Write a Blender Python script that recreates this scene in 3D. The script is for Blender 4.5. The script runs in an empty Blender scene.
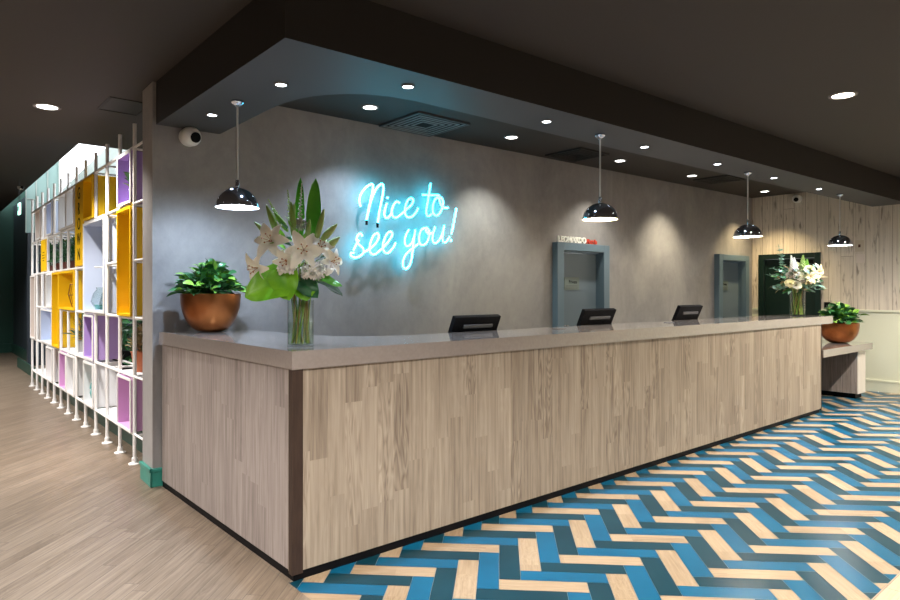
import bpy, bmesh, math, random
from mathutils import Vector, Matrix
random.seed(7)
EXPO = 0.0; LK = 5.4                          # exposure; common factor for all lamps
C = bpy.context.scene.collection
PI = math.pi
R = math.radians

# ------------------------------------------------------------------ materials
def new_mat(name):
    m = bpy.data.materials.new(name); m.use_nodes = True
    nt = m.node_tree; b = nt.nodes['Principled BSDF']
    return m, nt, b
def mat(name, col, rough=.5, metal=0., emit=None, es=0., trans=0., ior=1.45, spec=None, noise=None, coat=0.):
    m, nt, b = new_mat(name)
    b.inputs['Base Color'].default_value = (*col, 1)
    b.inputs['Roughness'].default_value = rough
    b.inputs['Metallic'].default_value = metal
    b.inputs['Transmission Weight'].default_value = trans
    b.inputs['IOR'].default_value = ior
    b.inputs['Coat Weight'].default_value = coat
    if spec is not None: b.inputs['Specular IOR Level'].default_value = spec
    if emit:
        b.inputs['Emission Color'].default_value = (*emit, 1); b.inputs['Emission Strength'].default_value = es
    if noise:                                   # (scale, second colour, (sx,sy,sz))
        sc, col2, st = noise
        tc = nt.nodes.new('ShaderNodeTexCoord'); mp = nt.nodes.new('ShaderNodeMapping')
        mp.inputs['Scale'].default_value = st
        n = nt.nodes.new('ShaderNodeTexNoise'); n.inputs['Scale'].default_value = sc; n.inputs['Detail'].default_value = 5
        r = nt.nodes.new('ShaderNodeValToRGB')
        r.color_ramp.elements[0].position = .36; r.color_ramp.elements[1].position = .66
        r.color_ramp.elements[0].color = (*col, 1); r.color_ramp.elements[1].color = (*col2, 1)
        L = nt.links
        L.new(tc.outputs['Object'], mp.inputs[0]); L.new(mp.outputs[0], n.inputs['Vector'])
        L.new(n.outputs['Fac'], r.inputs[0]); L.new(r.outputs[0], b.inputs['Base Color'])
    return m
class G:                                        # small node-graph helper
    def __init__(s, nt): s.nt = nt
    def n(s, t, **k):
        x = s.nt.nodes.new(t)
        for a, v in k.items(): setattr(x, a, v)
        return x
    def put(s, sock, v):
        if isinstance(v, (int, float)): sock.default_value = v
        elif isinstance(v, tuple): sock.default_value = v
        else: s.nt.links.new(v, sock)
    def m(s, op, a, b=0., c=0.):
        x = s.n('ShaderNodeMath', operation=op)
        s.put(x.inputs[0], a); s.put(x.inputs[1], b); s.put(x.inputs[2], c)
        return x.outputs[0]
    def xyz(s, a, b, c):
        x = s.n('ShaderNodeCombineXYZ'); s.put(x.inputs[0], a); s.put(x.inputs[1], b); s.put(x.inputs[2], c); return x.outputs[0]
    def noise(s, v, scale=1., detail=4., dist=0., rough=.55):
        x = s.n('ShaderNodeTexNoise'); s.put(x.inputs['Vector'], v)
        x.inputs['Scale'].default_value = scale; x.inputs['Detail'].default_value = detail
        x.inputs['Distortion'].default_value = dist; x.inputs['Roughness'].default_value = rough
        return x.outputs['Fac']
    def rnd(s, v):
        x = s.n('ShaderNodeTexWhiteNoise'); x.noise_dimensions = '3D'; s.put(x.inputs['Vector'], v); return x.outputs['Value']
    def ramp(s, f, stops):
        x = s.n('ShaderNodeValToRGB'); e = x.color_ramp.elements
        while len(e) < len(stops): e.new(.5)
        for i, (p, c) in enumerate(stops): e[i].position = p; e[i].color = (*c, 1)
        s.put(x.inputs[0], f); return x.outputs[0]
    def mix(s, f, a, b, mode='MIX'):
        x = s.n('ShaderNodeMix', data_type='RGBA', blend_type=mode)
        s.put(x.inputs[0], f); s.put(x.inputs[6], a); s.put(x.inputs[7], b); return x.outputs[2]

def planks(name, axis, pw, pl, stops, seam=.0, seamcol=(.05, .04, .03), rough=.45, gx=55., gz=2.2, vary=.25, knots=False, swirl=.55, coat=0.):
    """wood in staggered strips. axis: function(g, x, y, z) -> (across, along)"""
    m, nt, b = new_mat(name); g = G(nt)
    tc = g.n('ShaderNodeTexCoord'); sp = g.n('ShaderNodeSeparateXYZ'); nt.links.new(tc.outputs['Object'], sp.inputs[0])
    s, t = axis(g, *sp.outputs)
    row = g.m('FLOOR', g.m('DIVIDE', s, pw))
    off = g.rnd(g.xyz(row, 3.1, .5))
    tt = g.m('ADD', g.m('DIVIDE', t, pl), off)
    cell = g.m('FLOOR', tt)
    rv = g.rnd(g.xyz(row, cell, 7.7)); rv2 = g.rnd(g.xyz(row, cell, 1.3))
    # fine straight grain plus a broad figured grain that differs from strip to strip
    gv = g.xyz(g.m('MULTIPLY', s, gx), g.m('MULTIPLY', t, gz), g.m('MULTIPLY', rv, 40.))
    n1 = g.noise(gv, 1., 6., .25)
    gv2 = g.xyz(g.m('MULTIPLY', s, gx * .22), g.m('MULTIPLY', t, gz * .7), g.m('MULTIPLY', rv2, 55.))
    n2 = g.noise(gv2, 1., 2., 1.2)
    rings = g.m('FRACT', g.m('MULTIPLY', n2, 9.))
    rings = g.m('ABSOLUTE', g.m('SUBTRACT', rings, .5))
    rings = g.m('ADD', g.m('MULTIPLY', g.m('SUBTRACT', rings, .25), g.m('ADD', g.m('MULTIPLY', g.m('GREATER_THAN', rv2, .74), .8), .2)), .25)
    f = g.m('ADD', g.m('MULTIPLY', n1, 1. - swirl * .5), g.m('MULTIPLY', rings, swirl * .6))
    f = g.m('ADD', f, g.m('MULTIPLY', g.m('SUBTRACT', rv, .5), vary))
    col = g.ramp(f, stops)
    if knots:
        kv = g.xyz(g.m('MULTIPLY', s, 24.), g.m('MULTIPLY', t, 3.2), g.m('MULTIPLY', rv, 30.))
        k = g.noise(kv, 1., 5., .6)
        k = g.ramp(k, [(.57, (0, 0, 0)), (.70, (.75, .75, .75))])
        col = g.mix(k, col, (.16, .13, .10, 1))
    if seam > 0:
        fs = g.m('ABSOLUTE', g.m('SUBTRACT', g.m('FRACT', g.m('DIVIDE', s, pw)), .5))
        fs = g.m('GREATER_THAN', fs, .5 - seam / pw / 2)
        ft = g.m('ABSOLUTE', g.m('SUBTRACT', g.m('FRACT', tt), .5))
        ft = g.m('GREATER_THAN', ft, .5 - seam / pl / 2)
        col = g.mix(g.m('MULTIPLY', g.m('MAXIMUM', fs, ft), .75), col, (*seamcol, 1))
    nt.links.new(col, b.inputs['Base Color'])
    b.inputs['Roughness'].default_value = rough; b.inputs['Coat Weight'].default_value = coat
    return m

def plaster(name, a, b2, c, rough=.62):
    m, nt, b = new_mat(name); g = G(nt)
    tc = g.n('ShaderNodeTexCoord'); sp = g.n('ShaderNodeSeparateXYZ'); nt.links.new(tc.outputs['Object'], sp.inputs[0])
    x, y, z = sp.outputs
    v = g.xyz(x, y, g.m('MULTIPLY', z, .75))
    n1 = g.noise(v, 1.3, 6., .8, .6)
    v2 = g.xyz(g.m('MULTIPLY', x, 4.), y, g.m('MULTIPLY', z, 1.6))
    n2 = g.noise(v2, 1., 5., .5, .65)
    n3 = g.noise(v, 14., 5., .2, .7)
    f = g.m('ADD', g.m('MULTIPLY', n1, .62), g.m('ADD', g.m('MULTIPLY', n2, .18), g.m('MULTIPLY', n3, .20)))
    nt.links.new(g.ramp(f, [(.36, a), (.5, b2), (.64, c)]), b.inputs['Base Color'])
    b.inputs['Roughness'].default_value = rough
    bp = g.n('ShaderNodeBump'); bp.inputs['Strength'].default_value = .08; bp.inputs['Distance'].default_value = .01
    nt.links.new(n3, bp.inputs['Height']); nt.links.new(bp.outputs[0], b.inputs['Normal'])
    return m

M = {}
wood_stops = [(.24, (.19, .145, .108)), (.42, (.325, .262, .20)), (.60, (.44, .365, .285)), (.80, (.54, .455, .365))]
M['counter_wood'] = planks('counter_wood', lambda g, x, y, z: (g.m('ADD', x, y), z),   .098, .62, wood_stops, gx=52, gz=1.8, vary=.14, rough=.5, swirl=.7)
M['end_wood_shaded'] = planks('end_wood_shaded', lambda g, x, y, z: (g.m('ADD', x, y), z), .098, .9,  # the counter's oak, darker and greyer: shade of the end side in its colour
    [(.22, (.16, .13, .115)), (.42, (.28, .235, .215)), (.62, (.38, .325, .30)), (.85, (.47, .41, .38))], gx=60, gz=2.4, vary=.14, rough=.5, swirl=.3)
M['pale_wood'] = planks('pale_wood', lambda g, x, y, z: (g.m('ADD', x, y), z), .098, .9,
    [(.2, (.72, .65, .57)), (.8, (.88, .82, .75))], gx=60, gz=2.4, vary=.14, rough=.5, swirl=.3)
M['floor_wood'] = planks('floor_wood', lambda g, x, y, z: (g.m('MULTIPLY', g.m('SUBTRACT', x, y), .70711), g.m('MULTIPLY', g.m('ADD', x, y), .70711)),
    .076, 1.05, [(.2, (.095, .068, .046)), (.45, (.18, .135, .096)), (.65, (.25, .193, .143)), (.88, (.33, .262, .20))], seam=.0035, seamcol=(.06, .045, .035), gx=70, gz=3.0, vary=.16, rough=.36, swirl=.35)
M['border_wood'] = planks('border_wood', lambda g, x, y, z: (y, x), .1025, .9, [(.2, (.36, .25, .155)), (.5, (.52, .39, .26)), (.85, (.66, .52, .37))], seam=.003, gx=70, gz=3.0, vary=.2, rough=.36)
M['tile_wood_v'] = planks('tile_wood_v', lambda g, x, y, z: (g.m('MULTIPLY', g.m('SUBTRACT', x, y), .70711), g.m('MULTIPLY', g.m('ADD', x, y), .70711)),
    .4, .4, [(.2, (.27, .185, .11)), (.5, (.40, .29, .185)), (.85, (.50, .385, .265))], gx=90, gz=6.0, vary=.2, rough=.38)
M['tile_wood_h'] = planks('tile_wood_h', lambda g, x, y, z: (g.m('MULTIPLY', g.m('ADD', x, y), .70711), g.m('MULTIPLY', g.m('SUBTRACT', x, y), .70711)),
    .4, .4, [(.2, (.27, .185, .11)), (.5, (.40, .29, .185)), (.85, (.50, .385, .265))], gx=90, gz=6.0, vary=.2, rough=.38)
M['tile_dark'] = mat('tile_dark', (.003, .036, .055), .30, spec=.22, noise=(3., (.005, .046, .068), (1, 1, 1)))
M['tile_blue'] = mat('tile_blue', (.003, .092, .18), .30, spec=.22, noise=(3., (.005, .112, .215), (1, 1, 1)))
M['grout'] = mat('grout', (.34, .36, .34), .6)
M['panelling'] = planks('panelling', lambda g, x, y, z: (y, z), .155, 6., [(.2, (.52, .46, .40)), (.5, (.68, .61, .53)), (.85, (.78, .72, .64))],
    seam=.006, seamcol=(.2, .15, .1), gx=45, gz=1.2, vary=.22, rough=.6, knots=True, swirl=.25)
M['plaster'] = plaster('plaster', (.215, .21, .22), (.29, .28, .285), (.365, .35, .35))
M['plaster_end'] = plaster('plaster_end', (.27, .26, .26), (.34, .325, .32), (.42, .40, .39))
M['sage'] = mat('sage', (.66, .68, .56), .6)
M['ceiling'] = mat('ceiling', (.038, .031, .0275), .7)
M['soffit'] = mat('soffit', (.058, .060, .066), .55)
M['louvre'] = mat('louvre', (.24, .245, .25), .45)
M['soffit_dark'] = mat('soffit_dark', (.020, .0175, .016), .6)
M['white_wall'] = mat('white_wall', (.62, .62, .62), .7)
M['grey_wall'] = mat('grey_wall', (.36, .35, .34), .7)
M['dark_green'] = mat('dark_green', (.004, .016, .012), .35)
M['hall_green'] = mat('hall_green', (.012, .060, .045), .4)
M['navy'] = mat('navy', (.035, .045, .06), .4)
M['teal_glass'] = mat('teal_glass', (.30, .46, .44), .25, trans=.12)
M['frost_glass'] = mat('frost_glass', (.40, .47, .44), .4, trans=.1)
M['teal_paint'] = mat('teal_paint', (.030, .235, .190), .35, noise=(12., (.045, .30, .235), (1, 1, 1)))
M['top'] = mat('countertop_stone', (.295, .25, .228), .12, noise=(60., (.32, .275, .25), (1, 1, 1)), coat=.9)
M['dark_wood'] = mat('dark_wood', (.034, .018, .012), .5, noise=(9., (.050, .028, .019), (8, 8, 1)))
M['black'] = mat('black', (.005, .005, .006), .5, spec=.12)
M['black_gloss'] = mat('black_gloss', (.006, .006, .007), .6, spec=.06)
M['dgrey'] = mat('dark_grey_plastic', (.06, .06, .065), .4)
M['door_grey'] = mat('door_grey', (.125, .170, .215), .5)
M['frame_grey'] = mat('frame_grey', (.125, .19, .25), .45)
M['plate'] = mat('plate', (.13, .17, .165), .35)
M['chrome'] = mat('chrome', (.62, .68, .80), .07, 1.)
M['white'] = mat('white', (.80, .80, .80), .4)
M['rodwhite'] = mat('rod_white', (.86, .85, .84), .35)
M['rod_steel'] = mat('rod_steel', (.7, .7, .7), .4, .5)
M['lining'] = mat('lining', (.9, .9, .88), .5)
def glow(name, col, s): return mat(name, (.8, .8, .8), .5, emit=col, es=s)
M['lamp_cool'] = glow('lamp_cool', (.82, .90, 1.), 14)
M['lamp_white'] = glow('lamp_white', (1., .98, .94), 9)
M['lamp_warm'] = glow('lamp_warm', (1., .90, .74), 12)
M['bulb_cool'] = glow('bulb_cool', (.9, .95, 1.), 12)
M['bulb_warm'] = glow('bulb_warm', (1., .84, .5), 3)
M['neon'] = glow('neon', (.048, .70, .98), 11.)
M['exit'] = glow('exit_glow', (.45, 1., .80), 2.2)
M['ring'] = mat('ring', (.22, .20, .19), .5)
M['copper'] = mat('copper', (.22, .070, .022), .30, .88, noise=(4., (.40, .145, .045), (1, 1, 1)))
M['soil'] = mat('soil', (.02, .014, .01), .9)
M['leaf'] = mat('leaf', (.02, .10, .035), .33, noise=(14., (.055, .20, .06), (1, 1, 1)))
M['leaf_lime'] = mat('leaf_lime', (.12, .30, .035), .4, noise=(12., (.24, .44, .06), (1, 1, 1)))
M['leaf_big'] = mat('leaf_big', (.11, .34, .012), .36, noise=(9., (.22, .52, .02), (1, 1, 1)))
M['leaf_dark'] = mat('leaf_dark', (.010, .075, .025), .35, noise=(9., (.02, .13, .035), (1, 1, 1)))
M['leaf_blade'] = mat('leaf_blade', (.07, .36, .03), .4, noise=(6., (.16, .50, .05), (1, 1, 1)))
M['eucalyptus'] = mat('eucalyptus', (.09, .19, .14), .55, noise=(9., (.17, .30, .24), (1, 1, 1)))
M['bud'] = mat('bud', (.21, .35, .06), .45, noise=(20., (.36, .46, .15), (1, 1, .3)))
M['stem'] = mat('stem', (.12, .26, .03), .5, noise=(6., (.36, .42, .12), (1, 1, 1)))
M['stem_brown'] = mat('stem_brown', (.22, .12, .035), .5, noise=(6., (.40, .34, .10), (1, 1, 1)))
M['petal'] = mat('petal', (.95, .94, .83), .5)
M['petal_yel'] = mat('petal_yel', (.86, .80, .52), .5)
M['petal_white'] = mat('petal_white', (.85, .84, .80), .55)
M['petal_dull'] = mat('petal_dull', (.42, .36, .30), .6)
M['anther'] = mat('anther', (.35, .12, .02), .6)
def thin_glass(name, tint, ior=1.45):
    m, nt, b = new_mat(name); g = G(nt)
    tr = g.n('ShaderNodeBsdfTransparent'); tr.inputs[0].default_value = (*tint, 1)
    gl = g.n('ShaderNodeBsdfGlossy'); gl.inputs['Roughness'].default_value = .03
    lw = g.n('ShaderNodeLayerWeight'); lw.inputs[0].default_value = .5; mx = g.n('ShaderNodeMixShader')
    nt.links.new(g.m('ADD', g.m('MULTIPLY', g.m('POWER', lw.outputs['Facing'], 4.), .6 if ior > 1.3 else .25), .03), mx.inputs[0]); nt.links.new(tr.outputs[0], mx.inputs[1]); nt.links.new(gl.outputs[0], mx.inputs[2])
    nt.links.new(mx.outputs[0], nt.nodes['Material Output'].inputs[0]); return m
M['glass'] = thin_glass('glass', (.93, .96, .95)); M['water'] = thin_glass('water', (.90, .95, .86), 1.2)
M['yellow'] = mat('yellow', (.86, .53, .008), .4)
M['purple'] = mat('purple', (.47, .32, .68), .4)
M['pink'] = mat('pink', (.66, .36, .64), .4)
M['box_white'] = mat('box_white', (.84, .85, .87), .4)
M['box_blue'] = mat('box_blue', (.60, .68, .86), .4)
M['box_cream'] = mat('box_cream', (.66, .58, .53), .45)
M['terracotta'] = mat('terracotta', (.42, .12, .05), .6)
M['teal_pot'] = mat('teal_pot', (.10, .36, .36), .3)
M['brown_pot'] = mat('brown_pot', (.10, .03, .02), .4)
M['rose_pot'] = mat('rose_pot', (.62, .25, .22), .5)
M['grey_pot'] = mat('grey_pot', (.35, .35, .37), .4)
M['brown_leaf'] = mat('brown_leaf', (.16, .12, .045), .5, noise=(14., (.35, .26, .13), (1, 1, 1)))
M['red'] = mat('red', (.50, .05, .03), .5)
M['switch'] = mat('switch', (.55, .48, .38), .5)
M['letter'] = mat('letter', (.9, .9, .86), .4)

for k in ('petal', 'petal_yel', 'petal_white'):  # petals let some light through
    b_ = M[k].node_tree.nodes['Principled BSDF']; b_.inputs['Subsurface Weight'].default_value = .25; b_.inputs['Subsurface Radius'].default_value = (.02, .02, .015)

# ------------------------------------------------------------------ mesh helpers
def box(bm, x0, x1, y0, y1, z0, z1, mi=0, bev=0.):
    b = bmesh.new()
    vs = [b.verts.new(p) for p in ((x0,y0,z0),(x1,y0,z0),(x1,y1,z0),(x0,y1,z0),(x0,y0,z1),(x1,y0,z1),(x1,y1,z1),(x0,y1,z1))]
    for f in ((3,2,1,0),(4,5,6,7),(0,1,5,4),(1,2,6,5),(2,3,7,6),(3,0,4,7)): b.faces.new([vs[i] for i in f])
    if bev: bmesh.ops.bevel(b, geom=b.edges[:], offset=bev, segments=2, affect='EDGES', profile=.6)
    for f in b.faces: f.material_index = mi
    join(bm, b)
def join(bm, b, mtx=None):
    if mtx is not None: bmesh.ops.transform(b, matrix=mtx, verts=b.verts)
    me = bpy.data.meshes.new('tmp'); b.to_mesh(me); b.free(); bm.from_mesh(me); bpy.data.meshes.remove(me)
def prism(bm, pts, z0, z1, mi=0):               # plan outline extruded upward
    b = bmesh.new()
    lo = [b.verts.new((x, y, z0)) for x, y in pts]; hi = [b.verts.new((x, y, z1)) for x, y in pts]
    b.faces.new(lo[::-1]); b.faces.new(hi); n = len(pts)
    for i in range(n): b.faces.new((lo[i], lo[(i+1) % n], hi[(i+1) % n], hi[i]))
    bmesh.ops.recalc_face_normals(b, faces=b.faces[:])
    for f in b.faces: f.material_index = mi
    join(bm, b)
def lathe(bm, prof, seg=40, o=(0, 0, 0), mi=0):
    rings = []
    for r, z in prof:
        if r < 1e-6: rings.append([bm.verts.new((o[0], o[1], o[2] + z))])
        else: rings.append([bm.verts.new((o[0] + r*math.cos(2*PI*i/seg), o[1] + r*math.sin(2*PI*i/seg), o[2] + z)) for i in range(seg)])
    for a, b in zip(rings, rings[1:]):
        for i in range(seg):
            j = (i + 1) % seg
            if len(a) == 1 and len(b) == 1: continue
            if len(a) == 1: f = bm.faces.new((a[0], b[j], b[i]))
            elif len(b) == 1: f = bm.faces.new((a[i], a[j], b[0]))
            else: f = bm.faces.new((a[i], a[j], b[j], b[i]))
            f.material_index = mi
def tube(bm, pts, r, seg=10, mi=0, r2=None):
    pts = [Vector(p) for p in pts]; n = len(pts); rings = []
    up = None
    for i, p in enumerate(pts):
        t = (pts[min(i+1, n-1)] - pts[max(i-1, 0)]).normalized()
        if up is None:
            up = Vector((0, 0, 1)) if abs(t.z) < .9 else Vector((1, 0, 0))
        a = t.cross(up).normalized(); up = a.cross(t).normalized()
        rr = r if r2 is None else r + (r2 - r) * i / (n - 1)
        rings.append([bm.verts.new(p + (a*math.cos(2*PI*k/seg) + up*math.sin(2*PI*k/seg))*rr) for k in range(seg)])
    for a, b in zip(rings, rings[1:]):
        for k in range(seg):
            f = bm.faces.new((a[k], a[(k+1) % seg], b[(k+1) % seg], b[k])); f.material_index = mi
    for rg in (rings[0][::-1], rings[-1]):
        f = bm.faces.new(rg); f.material_index = mi
def smooth_path(pts, k=5):                      # Catmull-Rom through the given points
    P = [Vector(p) for p in pts]; out = []
    for i in range(len(P) - 1):
        a, b, c, d = P[max(i-1, 0)], P[i], P[i+1], P[min(i+2, len(P)-1)]
        for j in range(k):
            t = j / k
            out.append(.5*((2*b) + (c-a)*t + (2*a-5*b+4*c-d)*t*t + (3*b-a-3*c+d)*t**3))
    out.append(P[-1]); return out
def leaf(bm, mtx, L, W, bend=.4, fold=.25, n=6, prof=None, mi=0, wav=0., m=2):
    """a leaf blade growing along local +Y, face towards +Z, bending down by 'bend' radians"""
    prof = prof or (lambda t: math.sin(PI * min(1, t**.75)) ** .8)
    rows = []; y = z = 0.
    ph = random.random() * 6
    for i in range(n + 1):
        t = i / n; w = W * .5 * max(prof(t), .02)
        rows.append([bm.verts.new(mtx @ Vector((w*s, y, z + abs(s)*w*fold + wav*math.sin(ph + t*9 + s*3)*abs(s)))) for s in [(-1 + 2*j/m) for j in range(m + 1)]])
        ang = -bend * t
        y += L/n*math.cos(ang); z += L/n*math.sin(ang)
    for a, b in zip(rows, rows[1:]):
        for j in range(m):
            f = bm.faces.new((a[j], a[j+1], b[j+1], b[j])); f.material_index = mi
def aim(o, d, roll=0.):                         # matrix placing local +Y along d at o
    d = Vector(d).normalized()
    q = d.to_track_quat('Y', 'Z')
    return Matrix.Translation(o) @ q.to_matrix().to_4x4() @ Matrix.Rotation(roll, 4, 'Y')

def link(name, bm, mats, parent=None, loc=None, smooth=None, kind=None, label=None):
    me = bpy.data.meshes.new(name); bm.to_mesh(me); bm.free()
    for m in (mats if isinstance(mats, (list, tuple)) else [mats]): me.materials.append(M[m] if isinstance(m, str) else m)
    if smooth is not None:
        for p in me.polygons: p.use_smooth = True
        me.set_sharp_from_angle(angle=R(smooth))
    o = bpy.data.objects.new(name, me); C.objects.link(o)
    if parent is not None: o.parent = parent
    if loc: o.location = loc
    if kind: o['kind'] = kind
    if label: o['label'] = label
    return o
def tag(o, label, cat, group=None):
    o['label'] = label; o['category'] = cat
    if group: o['group'] = group
    return o
def thing(name, label, cat, loc=(0, 0, 0), rz=0., group=None):
    o = bpy.data.objects.new(name, None); C.objects.link(o)
    o.empty_display_size = .1; o.location = loc; o.rotation_euler = (0, 0, rz)
    return tag(o, label, cat, group)
def BM(): return bmesh.new()
def boxobj(name, m, dims, parent=None, bev=0., **k):
    b = BM(); box(b, *dims, bev=bev); return link(name, b, m, parent, **k)
def dup(root, loc, label):
    r = root.copy(); C.objects.link(r); r.location = loc; r['label'] = label
    for ch in list(root.children):
        c = ch.copy(); C.objects.link(c); c.parent = r
        for gc in ch.children:
            d = gc.copy(); C.objects.link(d); d.parent = c
    return r
def text_mesh(name, s, size, m, parent, loc, rot, depth=.004, bold=0., label=None):
    cu = bpy.data.curves.new(name, 'FONT'); cu.body = s; cu.size = size; cu.extrude = depth; cu.offset = bold
    cu.align_x = 'CENTER'; cu.align_y = 'CENTER'
    t = bpy.data.objects.new('tmp_text', cu); C.objects.link(t)
    bpy.context.view_layer.update()
    me = bpy.data.meshes.new_from_object(t.evaluated_get(bpy.context.evaluated_depsgraph_get()))
    bpy.data.objects.remove(t); bpy.data.curves.remove(cu)
    me.name = name; me.materials.clear(); me.materials.append(M[m])
    o = bpy.data.objects.new(name, me); C.objects.link(o); o.location = loc; o.rotation_euler = rot
    if parent is not None: o.parent = parent
    if label: o['label'] = label
    return o

# ------------------------------------------------------------------ constants of the place
ZC, ZS, ZR = 2.83, 2.53, 3.15                   # main ceiling, low soffit, ceiling of the rear hall
XF = 10.05                                      # far wall
WO = (1.30, 4.72); WR = math.atan(-.025)        # plaster wall: origin and turn
def wall_pt(s, d=0.):                           # point on the plaster wall's face, d in front of it
    return (WO[0] + s*math.cos(WR) + d*math.sin(WR), WO[1] + s*math.sin(WR) - d*math.cos(WR))

# ------------------------------------------------------------------ floor
def clip(bm, co, no):
    bmesh.ops.bisect_plane(bm, geom=bm.verts[:] + bm.edges[:] + bm.faces[:], plane_co=co, plane_no=no, clear_outer=True)
fl = BM()
box(fl, -7, XF, -6, 17.3, -.12, -.004, 1)       # bed of the floor, seen in the joints
def quad(bm, x0, x1, y0, y1, z, mi):
    f = bm.faces.new([bm.verts.new(p) for p in ((x0,y0,z),(x1,y0,z),(x1,y1,z),(x0,y1,z))]); f.material_index = mi
XB, YB = 1.352, .93
quad(fl, -7, XB, -6, 17.3, 0, 0); quad(fl, XB, XF, 4.6, 17.3, 0, 0); quad(fl, XB, 1.42, 2.748, 4.6, .0006, 0); quad(fl, XB, XF, -6, YB - .102, 0, 0)
quad(fl, XB, XF, YB - .100, YB - .002, 0, 5)
hb = BM(); W = .1025; r2 = math.sqrt(2); gp = .0012
def hp(u0, u1, v0, v1, mi):
    pts = []
    for u, v in ((u0+gp, v0+gp), (u1-gp, v0+gp), (u1-gp, v1-gp), (u0+gp, v1-gp)):
        U = 3.22 + W*0 + u; V = .30 + v
        pts.append(((U + V)/r2, (U - V)/r2, 0))
    f = hb.faces.new([hb.verts.new(p) for p in pts]); f.material_index = mi
for k in range(-30, 130):
    for m in range(-14, 15):
        v = k + 8*m                              # strip lying across: cells v..v+4, one cell deep
        U, V = 3.22 + k*W, .30 + v*W
        x, y = (U+V)/r2, (U-V)/r2
        if XB - .6 < x < XF + .6 and YB - .6 < y < 5.3:
            hp(k*W, (k+1)*W, v*W, (v+4)*W, {0: 4, 1: 3, 2: 2}[(v - m) % 3])
for v in range(-70, 130):
    for n in range(-14, 15):
        u0 = v + 1 - 8*n                         # strip lying along: one cell wide, cells u0..u0+4
        U, V = 3.22 + u0*W, .30 + v*W
        x, y = (U+V)/r2, (U-V)/r2
        if XB - .6 < x < XF + .6 and YB - .6 < y < 5.3:
            q = {0: 6, 1: 3, 2: 2}[(v - 1 - n) % 3]
            hp(u0*W, (u0+4)*W, v*W, (v+1)*W, q)
for co, no in (((XB, 0, 0), (-1, 0, 0)), ((XF, 0, 0), (1, 0, 0)), ((0, YB, 0), (0, -1, 0)), ((0, 4.6, 0), (0, 1, 0))): clip(hb, co, no)
join(fl, hb)
link('floor', fl, ['floor_wood', 'grout', 'tile_dark', 'tile_blue', 'tile_wood_h', 'border_wood', 'tile_wood_v'], kind='structure')

# ------------------------------------------------------------------ walls
def wall_with_doors(s0, s1, z1, doors, th, top=ZC):
    b = BM(); x = s0
    for a, c, h in doors:
        box(b, x, a, 0, th, 0, z1); box(b, a, c, 0, th, h, z1); x = c
    box(b, x, s1, 0, th, 0, z1)
    return b
D1, D2 = (4.20, 4.97), (7.68, 8.43)
b = wall_with_doors(0, 8.79, ZC, [(D1[0], D1[1], 1.86), (D2[0], D2[1], 1.86)], .27)
wb = link('wall_back', b, 'plaster', kind='structure', loc=(*WO, 0)); wb.rotation_euler = (0, 0, WR)
b = BM(); box(b, -.006, 0, -.001, .271, 0, ZC - .002)
o = link('trim_1', b, 'plaster_end', kind='structure', loc=(*WO, 0)); o.rotation_euler = (0, 0, WR)
# far wall: timber boards over a rail, sage paint below, with an opening for the dark door
b = BM()
for y0, y1, z0, z1, mi in ((-6, 3.55, 1.11, ZC, 0), (4.35, 5.3, 1.11, ZC, 0), (3.55, 4.35, 1.90, ZC, 0), (-6, 3.55, 0, 1.11, 1), (4.35, 5.3, 0, 1.11, 1)):
    box(b, XF, XF + .15, y0, y1, z0, z1, mi)
link('wall_far', b, ['panelling', 'sage'], kind='structure')
b = BM(); box(b, XF - .022, XF, -6, 3.50, 1.085, 1.115, 0, .004); box(b, XF - .022, XF, 4.40, 4.485, 1.085, 1.115, 0, .004)
link('trim_2', b, 'sage', kind='structure')
b = BM(); box(b, XF - .018, XF, -6, 3.50, 0, .135, 0, .003); box(b, XF - .026, XF, -6, 3.50, .135, .165, 0, .004)
link('baseboard_far', b, 'sage', kind='structure')
b = BM()                                        # teal skirting round the end of the plaster wall
box(b, -.022, .062, -.022, -.001, 0, .105, 0, .003); box(b, -.022, -.0065, -.022, .272, 0, .105, 0, .003)
box(b, -.030, .066, -.030, -.001, .1055, .128, 0, .004); box(b, -.030, -.0065, -.030, .272, .1055, .128, 0, .004)
o = link('baseboard_back', b, 'teal_paint', kind='structure', loc=(*WO, 0)); o.rotation_euler = (0, 0, WR)
boxobj('wall_near', 'white_wall', (-7, XF + .15, -6.15, -6.001, 0, ZC), kind='structure')
boxobj('wall_left', 'white_wall', (-7.15, -7.001, -6, 17.3, 0, ZR), kind='structure')
boxobj('wall_rear', 'hall_green', (-7, 2.3, 17.301, 17.45, 0, 4.4), kind='structure')
b = BM(); box(b, 1.80, 1.95, 14.05, 17.3, 0, 3.3); box(b, 1.66, 4.6, 13.9, 14.05, 0, 2.45)
link('wall_hall', b, 'navy', kind='structure')
b = BM(); box(b, -7, 1.79, 17.27, 17.30, 0, .2); box(b, 1.76, 1.799, 13.9, 17.27, 0, .2); box(b, 1.50, 1.52, 5.15, 13.9, 0, .17)
link('baseboard_rear', b, 'hall_green', kind='structure')
boxobj('wall_atrium', 'white_wall', (4.6, 4.75, 4.98, 17.3, 0, 3.15), kind='structure')
b = BM(); box(b, 2.25, 2.27, 8.0, 13.8, 0, .9)
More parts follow.
